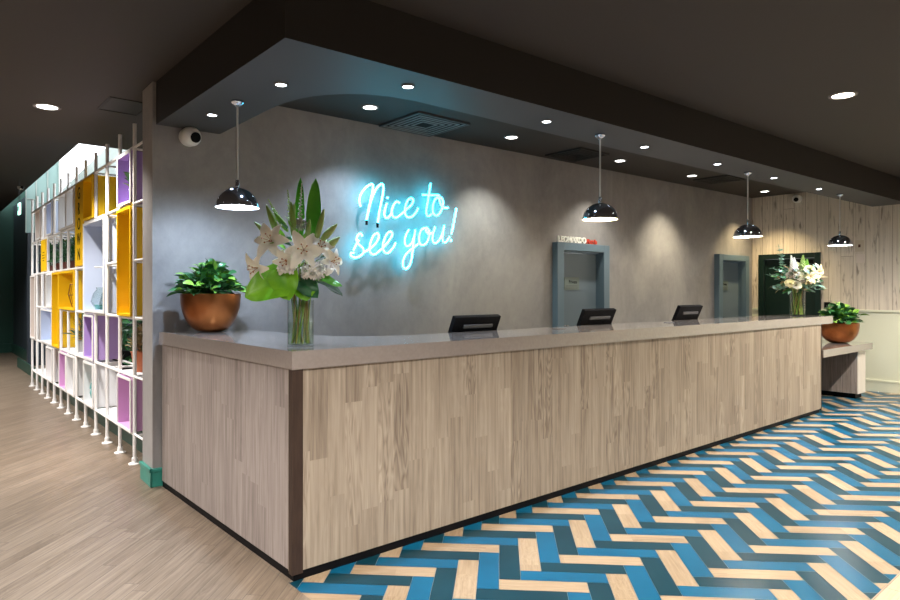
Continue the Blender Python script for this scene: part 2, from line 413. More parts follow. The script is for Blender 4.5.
# glazing of the rear hall: pale green lights between slim mullions
b = BM()
XS = [1.24, 1.64, 1.80, 1.98, 2.16]
for x in XS[1:]: box(b, x - .009, x + .009, 13.93, 13.97, 2.451, 4.4)
for i in range(1, 4): box(b, XS[i] + .009, XS[i+1] - .009, 13.94, 13.96, 3.02 + .05*(i % 2), 3.035 + .05*(i % 2))
wf = link('window_1', b, 'frost_glass', kind='structure')
for i in range(1, 4): boxobj('pane', 'teal_glass', (XS[i] + .0092, XS[i+1] - .0092, 13.965, 13.975, 2.451, 4.4), wf)
b = BM()
for dx in (0,):
    v = [b.verts.new(p) for p in ((2.6, 10.4, 2.2), (2.6, 17.2, 2.2), (2.6, 17.2, 3.60), (2.6, 12.18, 3.86), (2.6, 10.4, 3.55))]
    f = b.faces.new(v)
    ex = bmesh.ops.extrude_face_region(b, geom=[f]); bmesh.ops.translate(b, vec=(.03, 0, 0), verts=[x for x in ex['geom'] if isinstance(x, bmesh.types.BMVert)])
bmesh.ops.recalc_face_normals(b, faces=b.faces[:])
link('trim_3', b, 'frost_glass', kind='structure')

# ------------------------------------------------------------------ ceilings
b = BM()
box(b, -7.15, XF + .15, -6.15, 7.17, ZC, ZC + .30)
link('ceiling', b, 'ceiling', kind='structure')
boxobj('ceiling', 'ceiling', (-7, 1.56, 7.171, 17.3, ZR, ZR + .12), kind='structure')
# dropped soffit: a band along the counter and along the counter's end, with a rounded inner corner
outer = [(1.315, 4.705), (1.318, 2.715), (9.99, 2.455), (XF - .001, 2.453)]
inner = [(XF - .001, 2.87), (8.05, 2.955), (6.4, 3.015), (4.45, 3.075), (3.3, 3.095), (2.60, 3.097), (2.36, 3.10), (2.19, 3.128), (2.06, 3.183), (1.96, 3.26), (1.895, 3.335), (1.84, 3.42), (1.80, 3.52), (1.77, 3.66), (1.757, 3.83), (1.755, 4.692)]
def band(bm, outer, inner, z0, z1):
    pts = outer + inner; n = len(pts)
    b = bmesh.new()
    lo = [b.verts.new((x, y, z0)) for x, y in pts]; hi = [b.verts.new((x, y, z1)) for x, y in pts]
    f = b.faces.new(lo); f.material_index = 0
    h = b.faces.new(hi)
    for i in range(n):
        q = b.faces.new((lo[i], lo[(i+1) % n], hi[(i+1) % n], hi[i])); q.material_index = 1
    bmesh.ops.recalc_face_normals(b, faces=b.faces[:])
    bmesh.ops.triangulate(b, faces=[f, h])
    join(bm, b)
b = BM(); band(b, outer, inner, ZS, ZC - .001)
link('ceiling_soffit', b, ['soffit', 'soffit_dark'], kind='structure')
# access hatches
def hatch(x, y, w, d, z, nm, label, group=None):
    b = BM()
    for q in ((-w/2, w/2, -d/2, -d/2 + .012), (-w/2, w/2, d/2 - .012, d/2), (-w/2, -w/2 + .012, -d/2, d/2), (w/2 - .012, w/2, -d/2, d/2)):
        box(b, *q, -.008, 0)
    box(b, -w/2 + .018, w/2 - .018, -d/2 + .018, d/2 - .018, -.005, 0)
    tag(link(nm, b, 'soffit_dark', loc=(x, y, z)), label, 'ceiling hatch')
hatch(1.30, 5.50, .30, .42, ZC + .002, 'access_hatch', 'dark square access hatch in the ceiling near the shelving')

# ------------------------------------------------------------------ doors
def door_back(n, s0, s1, label_text, plate):
    """grey door set in a boxy architrave; parts in the plaster wall's own frame"""
    root = bpy.data.objects.new('door_%d' % n, None); C.objects.link(root); root['kind'] = 'structure'
    root.location = (*WO, 0); root.rotation_euler = (0, 0, WR)
    f = BM(); ft = .105; p = .08
    a0, a1 = s0 - .075, s1 + .075
    box(f, a0, a0 + ft, -p, -.001, 0, 1.91, 0, .004); box(f, a1 - ft, a1, -p, -.001, 0, 1.91, 0, .004)
    box(f, a0 + ft, a1 - ft, -p, -.001, 1.91 - ft + .02, 1.91, 0, .004)
    box(f, s0 + .001, s0 + .022, 0, .10, 0, 1.83, 0); box(f, s1 - .022, s1 - .001, 0, .10, 0, 1.83, 0); box(f, s0 + .022, s1 - .022, 0, .10, 1.81, 1.858, 0)
    link('door_frame', f, 'frame_grey', root)
    leaf_ = boxobj('door_leaf', 'door_grey', (s0 + .024, s1 - .024, .045, .09, .004, 1.805), root, bev=.002)
    px0 = (s0 + s1)/2 - .14; 
    pl = boxobj('sign_plate', 'plate', (plate[0], plate[1], .038, .0445, 1.385, 1.53), leaf_, bev=.001)
    text_mesh('sign_lettering', label_text, .052, 'black', pl, ((plate[0] + plate[1])/2 + .02, .0375, 1.475), (PI/2, 0, 0), .0006, .001)
    b = BM()
    for z in (1.43, 1.415, 1.40): box(b, plate[0] + .03, plate[1] - .03, .0372, .0379, z, z + .004)
    link('sign_line', b, 'dgrey', pl)
    b = BM(); lathe(b, [(0, .05), (.009, .05), (.009, .012), (.026, .012), (.026, 0), (0, 0)], 18)
    bmesh.ops.transform(b, matrix=Matrix.Rotation(PI/2, 4, 'X'), verts=b.verts)
    box(b, -.008, .10, -.052, -.042, -.008, .008, 0, .002)
    link('door_handle', b, 'chrome', leaf_, (s0 + .09, .045, .98), smooth=35)
door_back(1, *D1, 'Private', (4.37, 4.63))
door_back(2, *D2, 'Private', (7.82, 8.08))
root = bpy.data.objects.new('door_3', None); C.objects.link(root); root['kind'] = 'structure'; root.location = (XF, 3.95, 0)
b = BM(); box(b, -.03, .10, -.44, -.36, 0, 1.935, 0, .003); box(b, -.03, .10, .36, .44, 0, 1.935, 0, .003); box(b, -.03, .10, -.36, .36, 1.86, 1.935, 0, .003)
link('door_frame', b, 'dark_green', root)
lf = boxobj('door_leaf', 'dark_green', (.03, .07, -.358, .358, .004, 1.858), root, bev=.002)
boxobj('closer', 'black', (.0, .029, -.33, -.05, 1.78, 1.83), lf, bev=.003)
b = BM(); tube(b, [(.03, .29, .98), (-.02, .29, .98), (-.02, .19, .98)], .009); link('door_handle', b, 'chrome', lf, smooth=35)

# ------------------------------------------------------------------ reception counter
ct = thing('reception_counter', 'long oak-clad reception counter with a thick taupe top and dark corner post', 'reception counter', (1.365, 2.735, 0))
# local coordinates: x along the front, y towards the wall
def arc(cx, cy, r, a0, a1, n=8): return [(cx + r*math.cos(R(a0 + (a1-a0)*i/n)), cy + r*math.sin(R(a0 + (a1-a0)*i/n))) for i in range(n + 1)]
top = [(-.008, -.010), (6.80, -.010), (6.80, .555), (1.12, .555)] + arc(1.12, 1.09, .535, -90, -180, 10)[1:] + [(.575, 1.938), (-.036, 1.953)]
b = BM(); prism(b, top, .995, 1.083)
bmesh.ops.bevel(b, geom=[e for e in b.edges if abs(e.verts[0].co.z - e.verts[1].co.z) < 1e-5], offset=.003, segments=2, affect='EDGES')
link('countertop', b, 'top', ct)
b = BM(); box(b, .0, 6.475, .006, .045, .043, .994)
link('front_panel', b, 'counter_wood', ct)
b = BM(); prism(b, [(.006, .05), (.04, .05), (.018, 1.945), (-.018, 1.945)], .043, .994)
link('end_panel', b, 'end_wood_shaded', ct)
b = BM(); box(b, -.004, .052, -.003, .0055, .034, .9945, 0); box(b, -.004, .0055, .0055, .034, .034, .9945, 0)
link('corner_post', b, 'dark_wood', ct)
b = BM(); box(b, 6.4755, 6.492, .004, .54, .03, .994)
link('side_panel', b, 'dark_wood', ct, label='dark brown end edge')
b = BM(); box(b, .010, 6.45, .012, .055, 0, .0425); prism(b, [(.010, .055), (.045, .055), (.021, 1.945), (-.014, 1.945)], 0, .0425)
link('kickboard', b, 'black', ct)
b = BM(); prism(b, [(.05, .05), (6.41, .05), (6.41, .95), (1.0, .95), (.62, 1.3), (.62, 1.93), (.05, 1.93)], .70, .735)
link('work_surface', b, 'top', ct)
for x in (1.0, 2.4, 3.9, 5.6, 6.38):
    b = BM(); box(b, x, x + .03, .056, .60, .0, .699); link('divider', b, 'black', ct)
    b = BM(); box(b, x, x + .03, .05, .53, .736, .994); link('upper_divider', b, 'black', ct)
# low wing desk at the far end
wd = thing('low_desk', 'low accessible desk with taupe top and oak side beyond the counter end', 'desk', (7.81, 2.72, 0))
b = BM(); box(b, .052, 1.735, -.0, .80, .617, .705, 0, .003); link('desktop', b, 'top', wd)
b = BM(); box(b, 1.35, 1.36, .06, .78, .065, .616); box(b, 1.36, 1.62, .07, .78, .065, .616); link('side_panel', b, 'end_wood_shaded', wd)
b = BM(); box(b, 1.352, 1.624, .050, .0695, .065, .616); link('front_panel', b, 'pale_wood', wd, label='pale front edge')
b = BM(); box(b, 1.38, 1.60, .09, .76, 0, .0645); link('kickboard', b, 'black', wd)
b = BM(); box(b, .052, 1.349, .74, .77, .03, .616); link('back_panel', b, 'end_wood_shaded', wd)

# ------------------------------------------------------------------ monitors
def monitor(x, y, hh, label):
    t = thing('computer_monitor', label, 'monitor', (x, y, .736), 0, 'monitors behind the counter')
    tilt = Matrix.Rotation(R(24), 4, 'X')
    mt = Matrix.Translation((0, .0, hh)) @ tilt
    def part(nm, dims, m, par, bev=.003):
        b = BM(); box(b, *dims, bev=bev); bmesh.ops.transform(b, matrix=mt, verts=b.verts); return link(nm, b, m, par)
    h = part('housing', (-.220, .220, -.018, .018, -.03, .335), 'black_gloss', t, .005)
    part('screen', (-.208, .208, .0182, .020, -.012, .318), 'black', t, 0)
    hs = part('grip', (-.13, .15, -.030, -.0185, .252, .278), 'dgrey', t, .004)
    part('label_strip', (-.03, .045, -.0195, -.0185, .168, .173), 'dgrey', t, 0)
    b = BM(); tube(b, [(0, .06, .02), (0, .035, .10), (0, -.06, .20)], .018); link('stand', b, 'black', t, smooth=35)
    b = BM(); box(b, -.11, .11, -.02, .16, 0, .014, 0, .004); link('base', b, 'black', t)
    return t
monitor(3.065, 3.43, .150, 'nearest of the three black monitors, behind the counter below the neon')
monitor(4.475, 3.42, .172, 'middle black monitor behind the counter, in front of the first grey door')
monitor(5.965, 3.415, .182, 'farthest black monitor behind the counter, nearest the second grey door')
# small flat plates let into the countertop
def pad(x, y, label):
    b = BM(); box(b, -.045, .045, -.03, .03, 0, .004, 0, .001)
    tag(link('counter_plate', b, 'dgrey', loc=(x, y, 1.0832)), label, 'plate', 'small plates on the countertop')
pad(3.72, 3.10, 'small dark flat plate on the countertop between the first two monitors')
pad(5.23, 3.08, 'small dark flat plate on the countertop between the last two monitors')

# ------------------------------------------------------------------ neon lettering
NEON = {'N1': [(1.623, 2.085), (1.609, 2.13), (1.627, 2.194), (1.678, 2.254), (1.724, 2.285), (1.746, 2.272), (1.736, 2.213), (1.714, 2.124), (1.694, 2.036), (1.681, 1.977)], 'N2': [(1.694, 2.031), (1.72, 2.132), (1.764, 2.231), (1.811, 2.288), (1.841, 2.295), (1.849, 2.251), (1.83, 2.15), (1.807, 2.053), (1.792, 1.961)], 'i': [(1.887, 2.139), (1.87, 2.086), (1.862, 2.036), (1.877, 2.008), (1.908, 2.017), (1.945, 2.063)], 'idot': [(1.893, 2.191), (1.889, 2.178)], 'c': [(2.023, 2.148), (1.993, 2.161), (1.96, 2.129), (1.939, 2.071), (1.95, 2.028), (1.991, 2.02), (2.046, 2.058), (2.102, 2.105), (2.155, 2.149), (2.171, 2.189), (2.147, 2.205), (2.112, 2.184), (2.086, 2.129), (2.08, 2.071), (2.102, 2.035), (2.147, 2.035), (2.195, 2.073), (2.226, 2.122)], 't': [(2.367, 2.362), (2.352, 2.281), (2.337, 2.199), (2.32, 2.122), (2.322, 2.073), (2.345, 2.06), (2.379, 2.081)], 'tbar': [(2.27, 2.248), (2.367, 2.254), (2.465, 2.262)], 'o': [(2.478, 2.241), (2.431, 2.23), (2.401, 2.181), (2.392, 2.119), (2.411, 2.078), (2.452, 2.076), (2.494, 2.127), (2.513, 2.198), (2.498, 2.239), (2.472, 2.242), (2.481, 2.188), (2.526, 2.151), (2.575, 2.155)], 's': [(1.638, 1.833), (1.623, 1.857), (1.598, 1.843), (1.582, 1.799), (1.605, 1.762), (1.641, 1.735), (1.652, 1.7), (1.623, 1.669), (1.573, 1.649), (1.531, 1.661), (1.527, 1.684), (1.556, 1.69)], 's2': [(1.549, 1.711), (1.577, 1.759), (1.605, 1.8)], 'ee': [(1.645, 1.696), (1.714, 1.73), (1.774, 1.781), (1.803, 1.833), (1.792, 1.867), (1.757, 1.852), (1.725, 1.797), (1.711, 1.733), (1.727, 1.69), (1.766, 1.687), (1.815, 1.719), (1.868, 1.763), (1.923, 1.826), (1.945, 1.866), (1.925, 1.891), (1.889, 1.866), (1.856, 1.804), (1.845, 1.746), (1.868, 1.705), (1.91, 1.708), (1.956, 1.754), (1.981, 1.797)], 'y': [(2.124, 1.921), (2.09, 1.865), (2.078, 1.803), (2.1, 1.77), (2.147, 1.795), (2.181, 1.863), (2.195, 1.925), (2.179, 1.837), (2.165, 1.737), (2.151, 1.65), (2.124, 1.59), (2.088, 1.568), (2.06, 1.588), (2.062, 1.644), (2.098, 1.704), (2.163, 1.753), (2.228, 1.799)], 'ou': [(2.305, 1.947), (2.261, 1.928), (2.237, 1.87), (2.237, 1.815), (2.266, 1.788), (2.312, 1.806), (2.345, 1.866), (2.347, 1.923), (2.316, 1.951), (2.314, 1.914), (2.354, 1.893), (2.401, 1.923), (2.416, 1.965), (2.392, 1.895), (2.388, 1.839), (2.414, 1.813), (2.461, 1.839), (2.5, 1.908), (2.522, 1.984), (2.507, 1.905), (2.507, 1.847), (2.529, 1.824), (2.564, 1.846), (2.591, 1.882)], 'ex': [(2.674, 2.156), (2.656, 2.074), (2.635, 1.987), (2.613, 1.908)], 'exdot': [(2.609, 1.857), (2.604, 1.838)]}
ns = thing('neon_sign', 'glowing cyan handwritten neon sign reading Nice to see you! on the plaster wall', 'neon sign', (*WO, 0), WR)
words = {'lettering_nice': ['N1', 'N2', 'i', 'idot', 'c'], 'lettering_to': ['t', 'tbar', 'o'], 'lettering_see': ['s', 's2', 'ee'], 'lettering_you': ['y', 'ou', 'ex', 'exdot']}
for w, ks in words.items():
    b = BM()
    for i, k in enumerate(ks):
        pts = smooth_path([(s, -.085 - .004*(i % 2), z) for s, z in NEON[k]], 5)
        tube(b, pts, .0098, 10)
    link(w, b, 'neon', ns, smooth=60)
for k in NEON:
    for s, z in {NEON[k][0], NEON[k][-1], NEON[k][len(NEON[k])//2]}:
        b = BM(); tube(b, [(s, -.074, z), (s, 0, z - .004)], .005, 8); link('standoff', b, 'glass', ns, smooth=60)
for s, z in ((1.681, 1.968), (1.791, 1.952)):
    b = BM(); tube(b, [(s, -.085, z + .006), (s, -.085, z - .035)], .011, 8); link('end_cap', b, 'black', ns, smooth=60)

# door lettering standing on the first architrave
dl = thing('door_lettering', 'raised white and red hotel name letters on top of the first grey door frame', 'lettering', (*WO, 0), WR)
text_mesh('white_letters', 'LEONARDO', .089, 'letter', dl, (4.385, -.065, 1.945), (PI/2, 0, 0), .008, .003)
text_mesh('red_letters', 'Hotels', .070, 'red', dl, (4.725, -.065, 1.939), (PI/2, 0, 0), .008, .003, label='red letters')

# ------------------------------------------------------------------ wall bits
def dome_cam(loc, rz, label, r=.062):
    t = thing('security_camera', label, 'security camera', loc, rz)
    b = BM(); tube(b, [(0, 0, 0), (0, -.03, 0)], r*.95, 28); link('mount', b, 'white', t, smooth=35)
    b = BM(); bmesh.ops.create_uvsphere(b, u_segments=28, v_segments=16, radius=r, matrix=Matrix.Translation((0, -.062, -.004))); link('housing', b, 'white', t, smooth=60)
    b = BM(); tube(b, [(.01, -.10, -.014), (.016, -.128, -.022)], r*.52, 20); link('lens', b, 'black_gloss', t, smooth=35)
x, y = wall_pt(.235)
dome_cam((x, y, 2.475), WR + R(38) * 0, 'white dome security camera high on the plaster wall left of the nearest pendant', .07)
dome_cam((XF, 3.82, 2.74), -PI/2, 'white security camera under the ceiling on the boarded far wall', .06)
def wplate(y, z, h, w, m, label, nm, cat, inner=None):
    b = BM(); box(b, XF - .012, XF - .0005, y - w/2, y + w/2, z - h/2, z + h/2, 0, .002)
    t = tag(link(nm, b, m), label, cat)
    if inner:
        boxobj('button', inner, (XF - .016, XF - .0125, y - w/8, y + w/8, z - h/8, z + h/8), t)
wplate(3.02, 2.0, .16, .11, 'switch', 'upper tan square plate with a dark button on the boarded wall', 'wall_plate', 'wall plate', 'brown_pot')
wplate(3.01, 1.825, .12, .10, 'box_cream', 'plain pale plate just below the tan plate on the boarded wall', 'wall_plate', 'wall plate')
wplate(3.43, 1.155, .12, .075, 'black', 'small black door control on the rail beside the dark door', 'door_control', 'wall control', 'dgrey')

# ------------------------------------------------------------------ pendants
def pendant(x, y, zr, lamp, label, pw, col, r=.127):
    t = thing('pendant_lamp', label, 'pendant lamp', (x, y, ZS), 0, 'chrome dome pendants over the counter')
    z = zr - ZS                                  # rim level below the soffit
    b = BM(); lathe(b, [(0, 0), (.036, 0), (.038, -.012), (.030, -.024), (.014, -.032), (.012, -.040), (0, -.040)], 28); link('canopy', b, 'chrome', t, smooth=35)
    b = BM(); tube(b, [(0, 0, -.038), (0, 0, z + .155)], .006, 10); link('rod', b, 'rod_steel', t, smooth=60)
    pr = [(r*math.cos(R(a)), z + .120*math.sin(R(a))) for a in range(0, 86, 5)] + [(.012, z + .127), (.010, z + .165), (0, z + .165)]
    b = BM(); lathe(b, [(r + .003, z - .004), (r + .003, z)] + pr, 48); link('shade', b, 'chrome', t, smooth=45)
    k = (r - .004)/r
    b = BM(); lathe(b, [(r + .0028, z - .004)] + [(r*k*math.cos(R(a)), z - .003 + .115*math.sin(R(a))) for a in range(0, 90, 6)] + [(0, z + .112)], 48); link('lining', b, 'lining', t, smooth=60, label='white inside of the shade')
    b = BM(); lathe(b, [(0, z + .10), (.02, z + .095), (.035, z + .07), (.06, z + .032), (.066, z + .018), (0, z + .004)], 28); link('bulb', b, lamp, t, smooth=50)
    L = bpy.data.lights.new('pendant_light', 'POINT'); L.energy = pw*LK*.8; L.color = col; L.shadow_soft_size = .04
    lo = bpy.data.objects.new('pendant_light', L); C.objects.link(lo); lo.location = (x, y, zr - .005)
pendant(1.53, 3.80, 1.880, 'bulb_cool', 'nearest chrome dome pendant, over the copper bowl end of the counter', 9, (.66, .82, 1.))
pendant(3.90, 2.86, 1.900, 'bulb_warm', 'second chrome dome pendant, glowing warm in front of the first grey door', 9, (1., .74, .36))
pendant(6.23, 2.83, 1.902, 'bulb_warm', 'third chrome dome pendant, near the second grey door', 9, (1., .84, .62))
pendant(8.46, 2.75, 1.92, 'bulb_cool', 'farthest chrome dome pendant, dark against the boarded wall', 7, (1., .95, .86))

# ------------------------------------------------------------------ recessed lights
def spot(loc, energy, col, size, blend, soft=.03, aimv=(0, 0, -1)):
    L = bpy.data.lights.new('downlight', 'SPOT'); L.energy = energy*LK; L.color = col; L.spot_size = R(size); L.spot_blend = blend; L.shadow_soft_size = soft
    o = bpy.data.objects.new('downlight', L); C.objects.link(o); o.location = loc
    o.rotation_euler = Vector(aimv).to_track_quat('-Z', 'Y').to_euler()
def fitting(nm, x, y, z, r, lamp, label, group):
    t = thing(nm, label, 'ceiling light', (x, y, z), 0, group)
    b = BM(); lathe(b, [(r*.86, -.002), (r*.88, -.007), (r*1.12, -.007), (r*1.15, -.001), (r*1.15, 0), (r*.86, 0), (r*.86, -.002)], 32); link('trim_ring', b, 'ring', t, smooth=35)
    b = BM(); lathe(b, [(0, -.005), (r*.85, -.005), (r*.85, -.001), (0, -.001)], 32); link('lamp', b, lamp, t, smooth=35)
    return t
S = [(1.52, 4.20), (1.594, 3.335), (2.158, 2.90), (3.321, 2.878), (4.503, 2.872), (5.613, 2.825), (6.729, 2.791), (7.846, 2.763)]
SL = ['small bright soffit spotlight closest to the plaster wall, beside the nearest pendant', 'small starry soffit spotlight at the rounded corner of the soffit', 'third small soffit spotlight, nearest the large ceiling vent',
      'small soffit spotlight between the vent and the second pendant', 'small soffit spotlight just past the second pendant', 'small soffit spotlight just before the third pendant',
      'small soffit spotlight just past the third pendant', 'small soffit spotlight nearest the farthest pendant']
for (x, y), l in zip(S, SL):
    fitting('soffit_spotlight', x, y, ZS, .034, 'lamp_cool', l, 'small spotlights in the soffit')
    spot((x, y, ZS - .012), 20, (.58, .76, 1.) if x < 3 else (.74, .85, 1.), 92, .7)
Dn = [(2.789, 4.252), (4.35, 4.205), (6.051, 4.17), (7.521, 4.117), (9.50, 4.07)]
DL = ['round downlight over the aisle, left of the large ceiling vent', 'round downlight over the aisle, right of the large ceiling vent', 'round aisle downlight above and right of the first grey door',
      'round aisle downlight between the two grey doors', 'round aisle downlight farthest back, near the boarded wall']
DC = [(.66, .82, 1.), (.98, 1., .88), (1., .95, .80), (1., .88, .62), (1., .78, .42)]
for (x, y), l, c in zip(Dn, DL, DC):
    fitting('recessed_downlight', x, y, ZC, .062, 'lamp_white', l, 'round downlights over the aisle')
    spot((x, y, ZC - .012), 30 if x > 7 else 22, c, 100, .75)
fitting('recessed_downlight', 5.306, 1.704, ZC, .085, 'lamp_warm', 'large warm round downlight in the main ceiling over the tiled floor', 'main ceiling downlights')
fitting('recessed_downlight', .834, 5.90, ZC, .085, 'lamp_white', 'round downlight in the main ceiling in front of the shelving', 'main ceiling downlights')
spot((5.306, 1.704, ZC - .012), 50, (1., .90, .76), 130, .5, .06)
spot((.834, 5.90, ZC - .012), 75, (1., .94, .88), 130, .5, .06)
# added downlights out of view, to brighten the counter front, floor and shelving
for x, y in ((.9, .25), (2.9, -.4), (7.9, 1.2), (5.4, -1.2), (8.3, -1.4), (-1.2, 1.6), (.2, -1.6), (-1.6, 4.4), (2.6, -3.2), (-3.8, 2.4), (5.6, -3.6), (-.9, 7.4), (-.5, 9.8), (-.6, 12.8)):
    z = ZR if y > 7.17 else ZC
    fitting('recessed_downlight', x, y, z, .085, 'lamp_warm' if x > 2 else 'lamp_white', 'round downlight added to the lobby ceiling out of view for extra light', 'added lobby downlights out of view')
    spot((x, y, z - .012), 150 if x > 7 else (135 if y > 4 else 105), (1., .92, .80) if x > 2 else (1., .95, .90), 140, .5, .06)

# ------------------------------------------------------------------ vents
def vent(x, y, w, label, mt='soffit_dark', m2='dgrey'):
    t = thing('ceiling_vent', label, 'ceiling vent', (x, y, ZC))
    b = BM()
    for i in range(5):
        a = w/2*(1 - i*.17); c = a - w*.030; z0 = -.014 + .0*i
        for q in ((-a, a, -a, -c), (-a, a, c, a), (-a, -c, -c, c), (c, a, -c, c)): box(b, *q, z0 - .0015*(i % 2), z0 + .004)
    link('louvre', b, mt, t)
    b = BM()
    for q in ((-w/2 - .02, w/2 + .02, -w/2 - .02, -w/2), (-w/2 - .02, w/2 + .02, w/2, w/2 + .02), (-w/2 - .02, -w/2, -w/2, w/2), (w/2, w/2 + .02, -w/2, w/2)): box(b, *q, -.018, 0, 0, .001)
    link('frame', b, m2, t)
    boxobj('backing', 'black', (-w/2, w/2, -w/2, w/2, -.004, -.001), t)
vent(3.43, 4.37, .53, 'large square louvred vent in the ceiling recess above the neon', 'louvre')
vent(5.42, 4.27, .44, 'dark square vent in the ceiling recess left of the second pendant', 'soffit_dark', 'soffit_dark')
vent(8.02, 4.02, .42, 'dark square vent in the ceiling recess past the third pendant', 'soffit_dark', 'soffit_dark')

# ------------------------------------------------------------------ bowls with plants
VR = R(-40.44)                                   # things that face the lobby are turned this way
def foliage(bm, n, rx, h, lsize, wide=.6, zbase=0., up=.55, seed=1, lime=.3, spread=1.0):
    rs = random.Random(seed)
    for i in range(n):
        a = rs.uniform(0, 2*PI); el = rs.uniform(.05, 1.) ** .8 * PI/2
        rr = rx * rs.uniform(.25, 1.) ; hh = h * rs.uniform(.25, 1.)
        p = Vector((math.cos(a)*math.cos(el)*rr, math.sin(a)*math.cos(el)*rr, zbase + math.sin(el)*hh))
        d = Vector((math.cos(a)*math.cos(el)*1.1 + rs.uniform(-.5, .5), math.sin(a)*math.cos(el)*1.1 + rs.uniform(-.5, .5), math.sin(el)*up + rs.uniform(-.45, .35)))
        L = lsize * rs.uniform(.7, 1.25)
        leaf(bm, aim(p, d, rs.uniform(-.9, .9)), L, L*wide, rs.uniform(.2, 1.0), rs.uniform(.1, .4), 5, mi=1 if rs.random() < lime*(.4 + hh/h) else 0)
    for i in range(n//5):
        a = rs.uniform(0, 2*PI); q = rs.uniform(.3, .8)
        tube(bm, [(0, 0, zbase - .05), (math.cos(a)*rx*q*.5, math.sin(a)*rx*q*.5, zbase + h*.3), (math.cos(a)*rx*q, math.sin(a)*rx*q, zbase + h*rs.uniform(.3, .8))], .003, 5, 0)
def bowl(loc, r, h, label, seed, n, fh, lsz):
    t = thing('copper_bowl_planter', label, 'planter', loc, VR, 'copper bowl planters')
    pr = [(0, 0), (r*.33, 0)]
    for i in range(0, 19):
        t_ = (i/18)**1.5; pr.append((r*(.34 + .66*(1 - (1 - t_)**2.3)**.60), h*(.004 + .996*t_)))
    rim = pr[-1][0]
    prof = pr + [(rim - .004, h + .003), (rim - .012, h), (rim - .014, h - .03), (rim*.6, h - .035), (0, h - .035)]
    b = BM(); lathe(b, prof[:-3], 56); lathe(b, prof[-4:-2], 56); link('bowl', b, 'copper', t, smooth=50)
    b = BM(); lathe(b, [(rim - .012, h - .028), (rim*.5, h - .02), (0, h - .015)], 40); link('soil', b, 'soil', t, smooth=60)
    b = BM(); foliage(b, n, rim*1.22, fh, lsz, .62, h - .005, seed=seed)
    mw = Matrix.Translation(loc) @ Matrix.Rotation(VR, 4, 'Z'); mi_ = mw.inverted()
    for v in b.verts:                            # leaves that reach the plaster press flat against it
        p = mw @ v.co
        if loc[0] < 3 and p.y > 4.665: p.y = 4.665 + (p.y - 4.665)*.08; v.co = mi_ @ p
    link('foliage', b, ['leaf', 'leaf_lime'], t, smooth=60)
bowl((1.610, 4.470, 1.084), .200, .262, 'round copper bowl of leafy green plant on the near end of the counter', 3, 420, .20, .078)
bowl((9.14, 2.985, .706), .232, .255, 'round copper bowl of leafy green plant on the low desk', 11, 420, .22, .088)

# ------------------------------------------------------------------ flowers
def flower(nm, par, loc, d, size, petal_mat, seed, n=6, label=None, wide=.42, curl=1.25):
    rs = random.Random(seed); b = BM()
    base = aim((0, 0, 0), d)                      # local +Y is the flower's axis
    for i in range(n):
        a = 2*PI*i/n + rs.uniform(-.08, .08); big = 1. if i % 2 else .9
        dirv = Vector((math.cos(a)*.82, .62, math.sin(a)*.82))
        m = base @ aim((0, 0, 0), dirv)
        # turn the petal so that its face looks along the axis
        z = m.to_3x3() @ Vector((0, 0, 1)); ax = base.to_3x3() @ Vector((0, 1, 0)); dy = m.to_3x3() @ Vector((0, 1, 0))
        want = (ax - dy*ax.dot(dy)).normalized(); xx = dy.cross(want)
        mm = Matrix((( xx.x, dy.x, want.x, 0), (xx.y, dy.y, want.y, 0), (xx.z, dy.z, want.z, 0), (0, 0, 0, 1)))
        leaf(b, mm, size*big, size*(wide + .08*(i % 2)), curl*rs.uniform(.8, 1.15), .35, 7, lambda t: max(.12, math.sin(PI*min(1., t**.9*.97 + .03)))**.75, 0, .003)
    for i in range(5):
        a = 2*PI*i/5
        p1 = base @ Vector((math.cos(a)*size*.20, size*.50, math.sin(a)*size*.20))
        tube(b, [base @ Vector((0, 0, 0)), base @ Vector((math.cos(a)*size*.08, size*.28, math.sin(a)*size*.08)), p1], .0012, 4, 1)
        bmesh.ops.create_icosphere(b, subdivisions=1, radius=.0045, matrix=Matrix.Translation(p1))
    for f in b.faces:
        if len(f.verts) == 3: f.material_index = 1
    return link(nm, b, [petal_mat, 'anther'], par, loc, smooth=60, label=label)
def bud(nm, par, p, d, L, w, m='bud'):
    b = BM(); prof = [(0, 0)] + [(w*(math.sin(PI*(t**.8)))**.7 * .5 + .0005, L*t) for t in (.04, .15, .3, .45, .6, .75, .88, .96)] + [(0, L)]
    lathe(b, prof, 10)
    bmesh.ops.transform(b, matrix=aim((0, 0, 0), d) @ Matrix.Rotation(-PI/2, 4, 'X'), verts=b.verts)
    return link(nm, b, m, par, p, smooth=60)
def cluster(nm, par, loc, r, n, m, seed, ps=.018, squash=.8):
    rs = random.Random(seed); b = BM()
    for i in range(n):
        a = rs.uniform(0, 2*PI); u = rs.uniform(-.7, 1)
        d = Vector((math.sqrt(1-u*u)*math.cos(a), math.sqrt(1-u*u)*math.sin(a), u*squash)); p = d*r*rs.uniform(.75, 1.05)
        for k in range(4):
            leaf(b, aim(p, d, 0) @ Matrix.Rotation(k*PI/2, 4, 'Y') @ Matrix.Rotation(R(55), 4, 'X'), ps, ps*.8, .3, .2, 2)
        tube(b, [(0, 0, -r*.6), tuple(p)], .001, 4)
    return link(nm, b, m, par, loc, smooth=60)
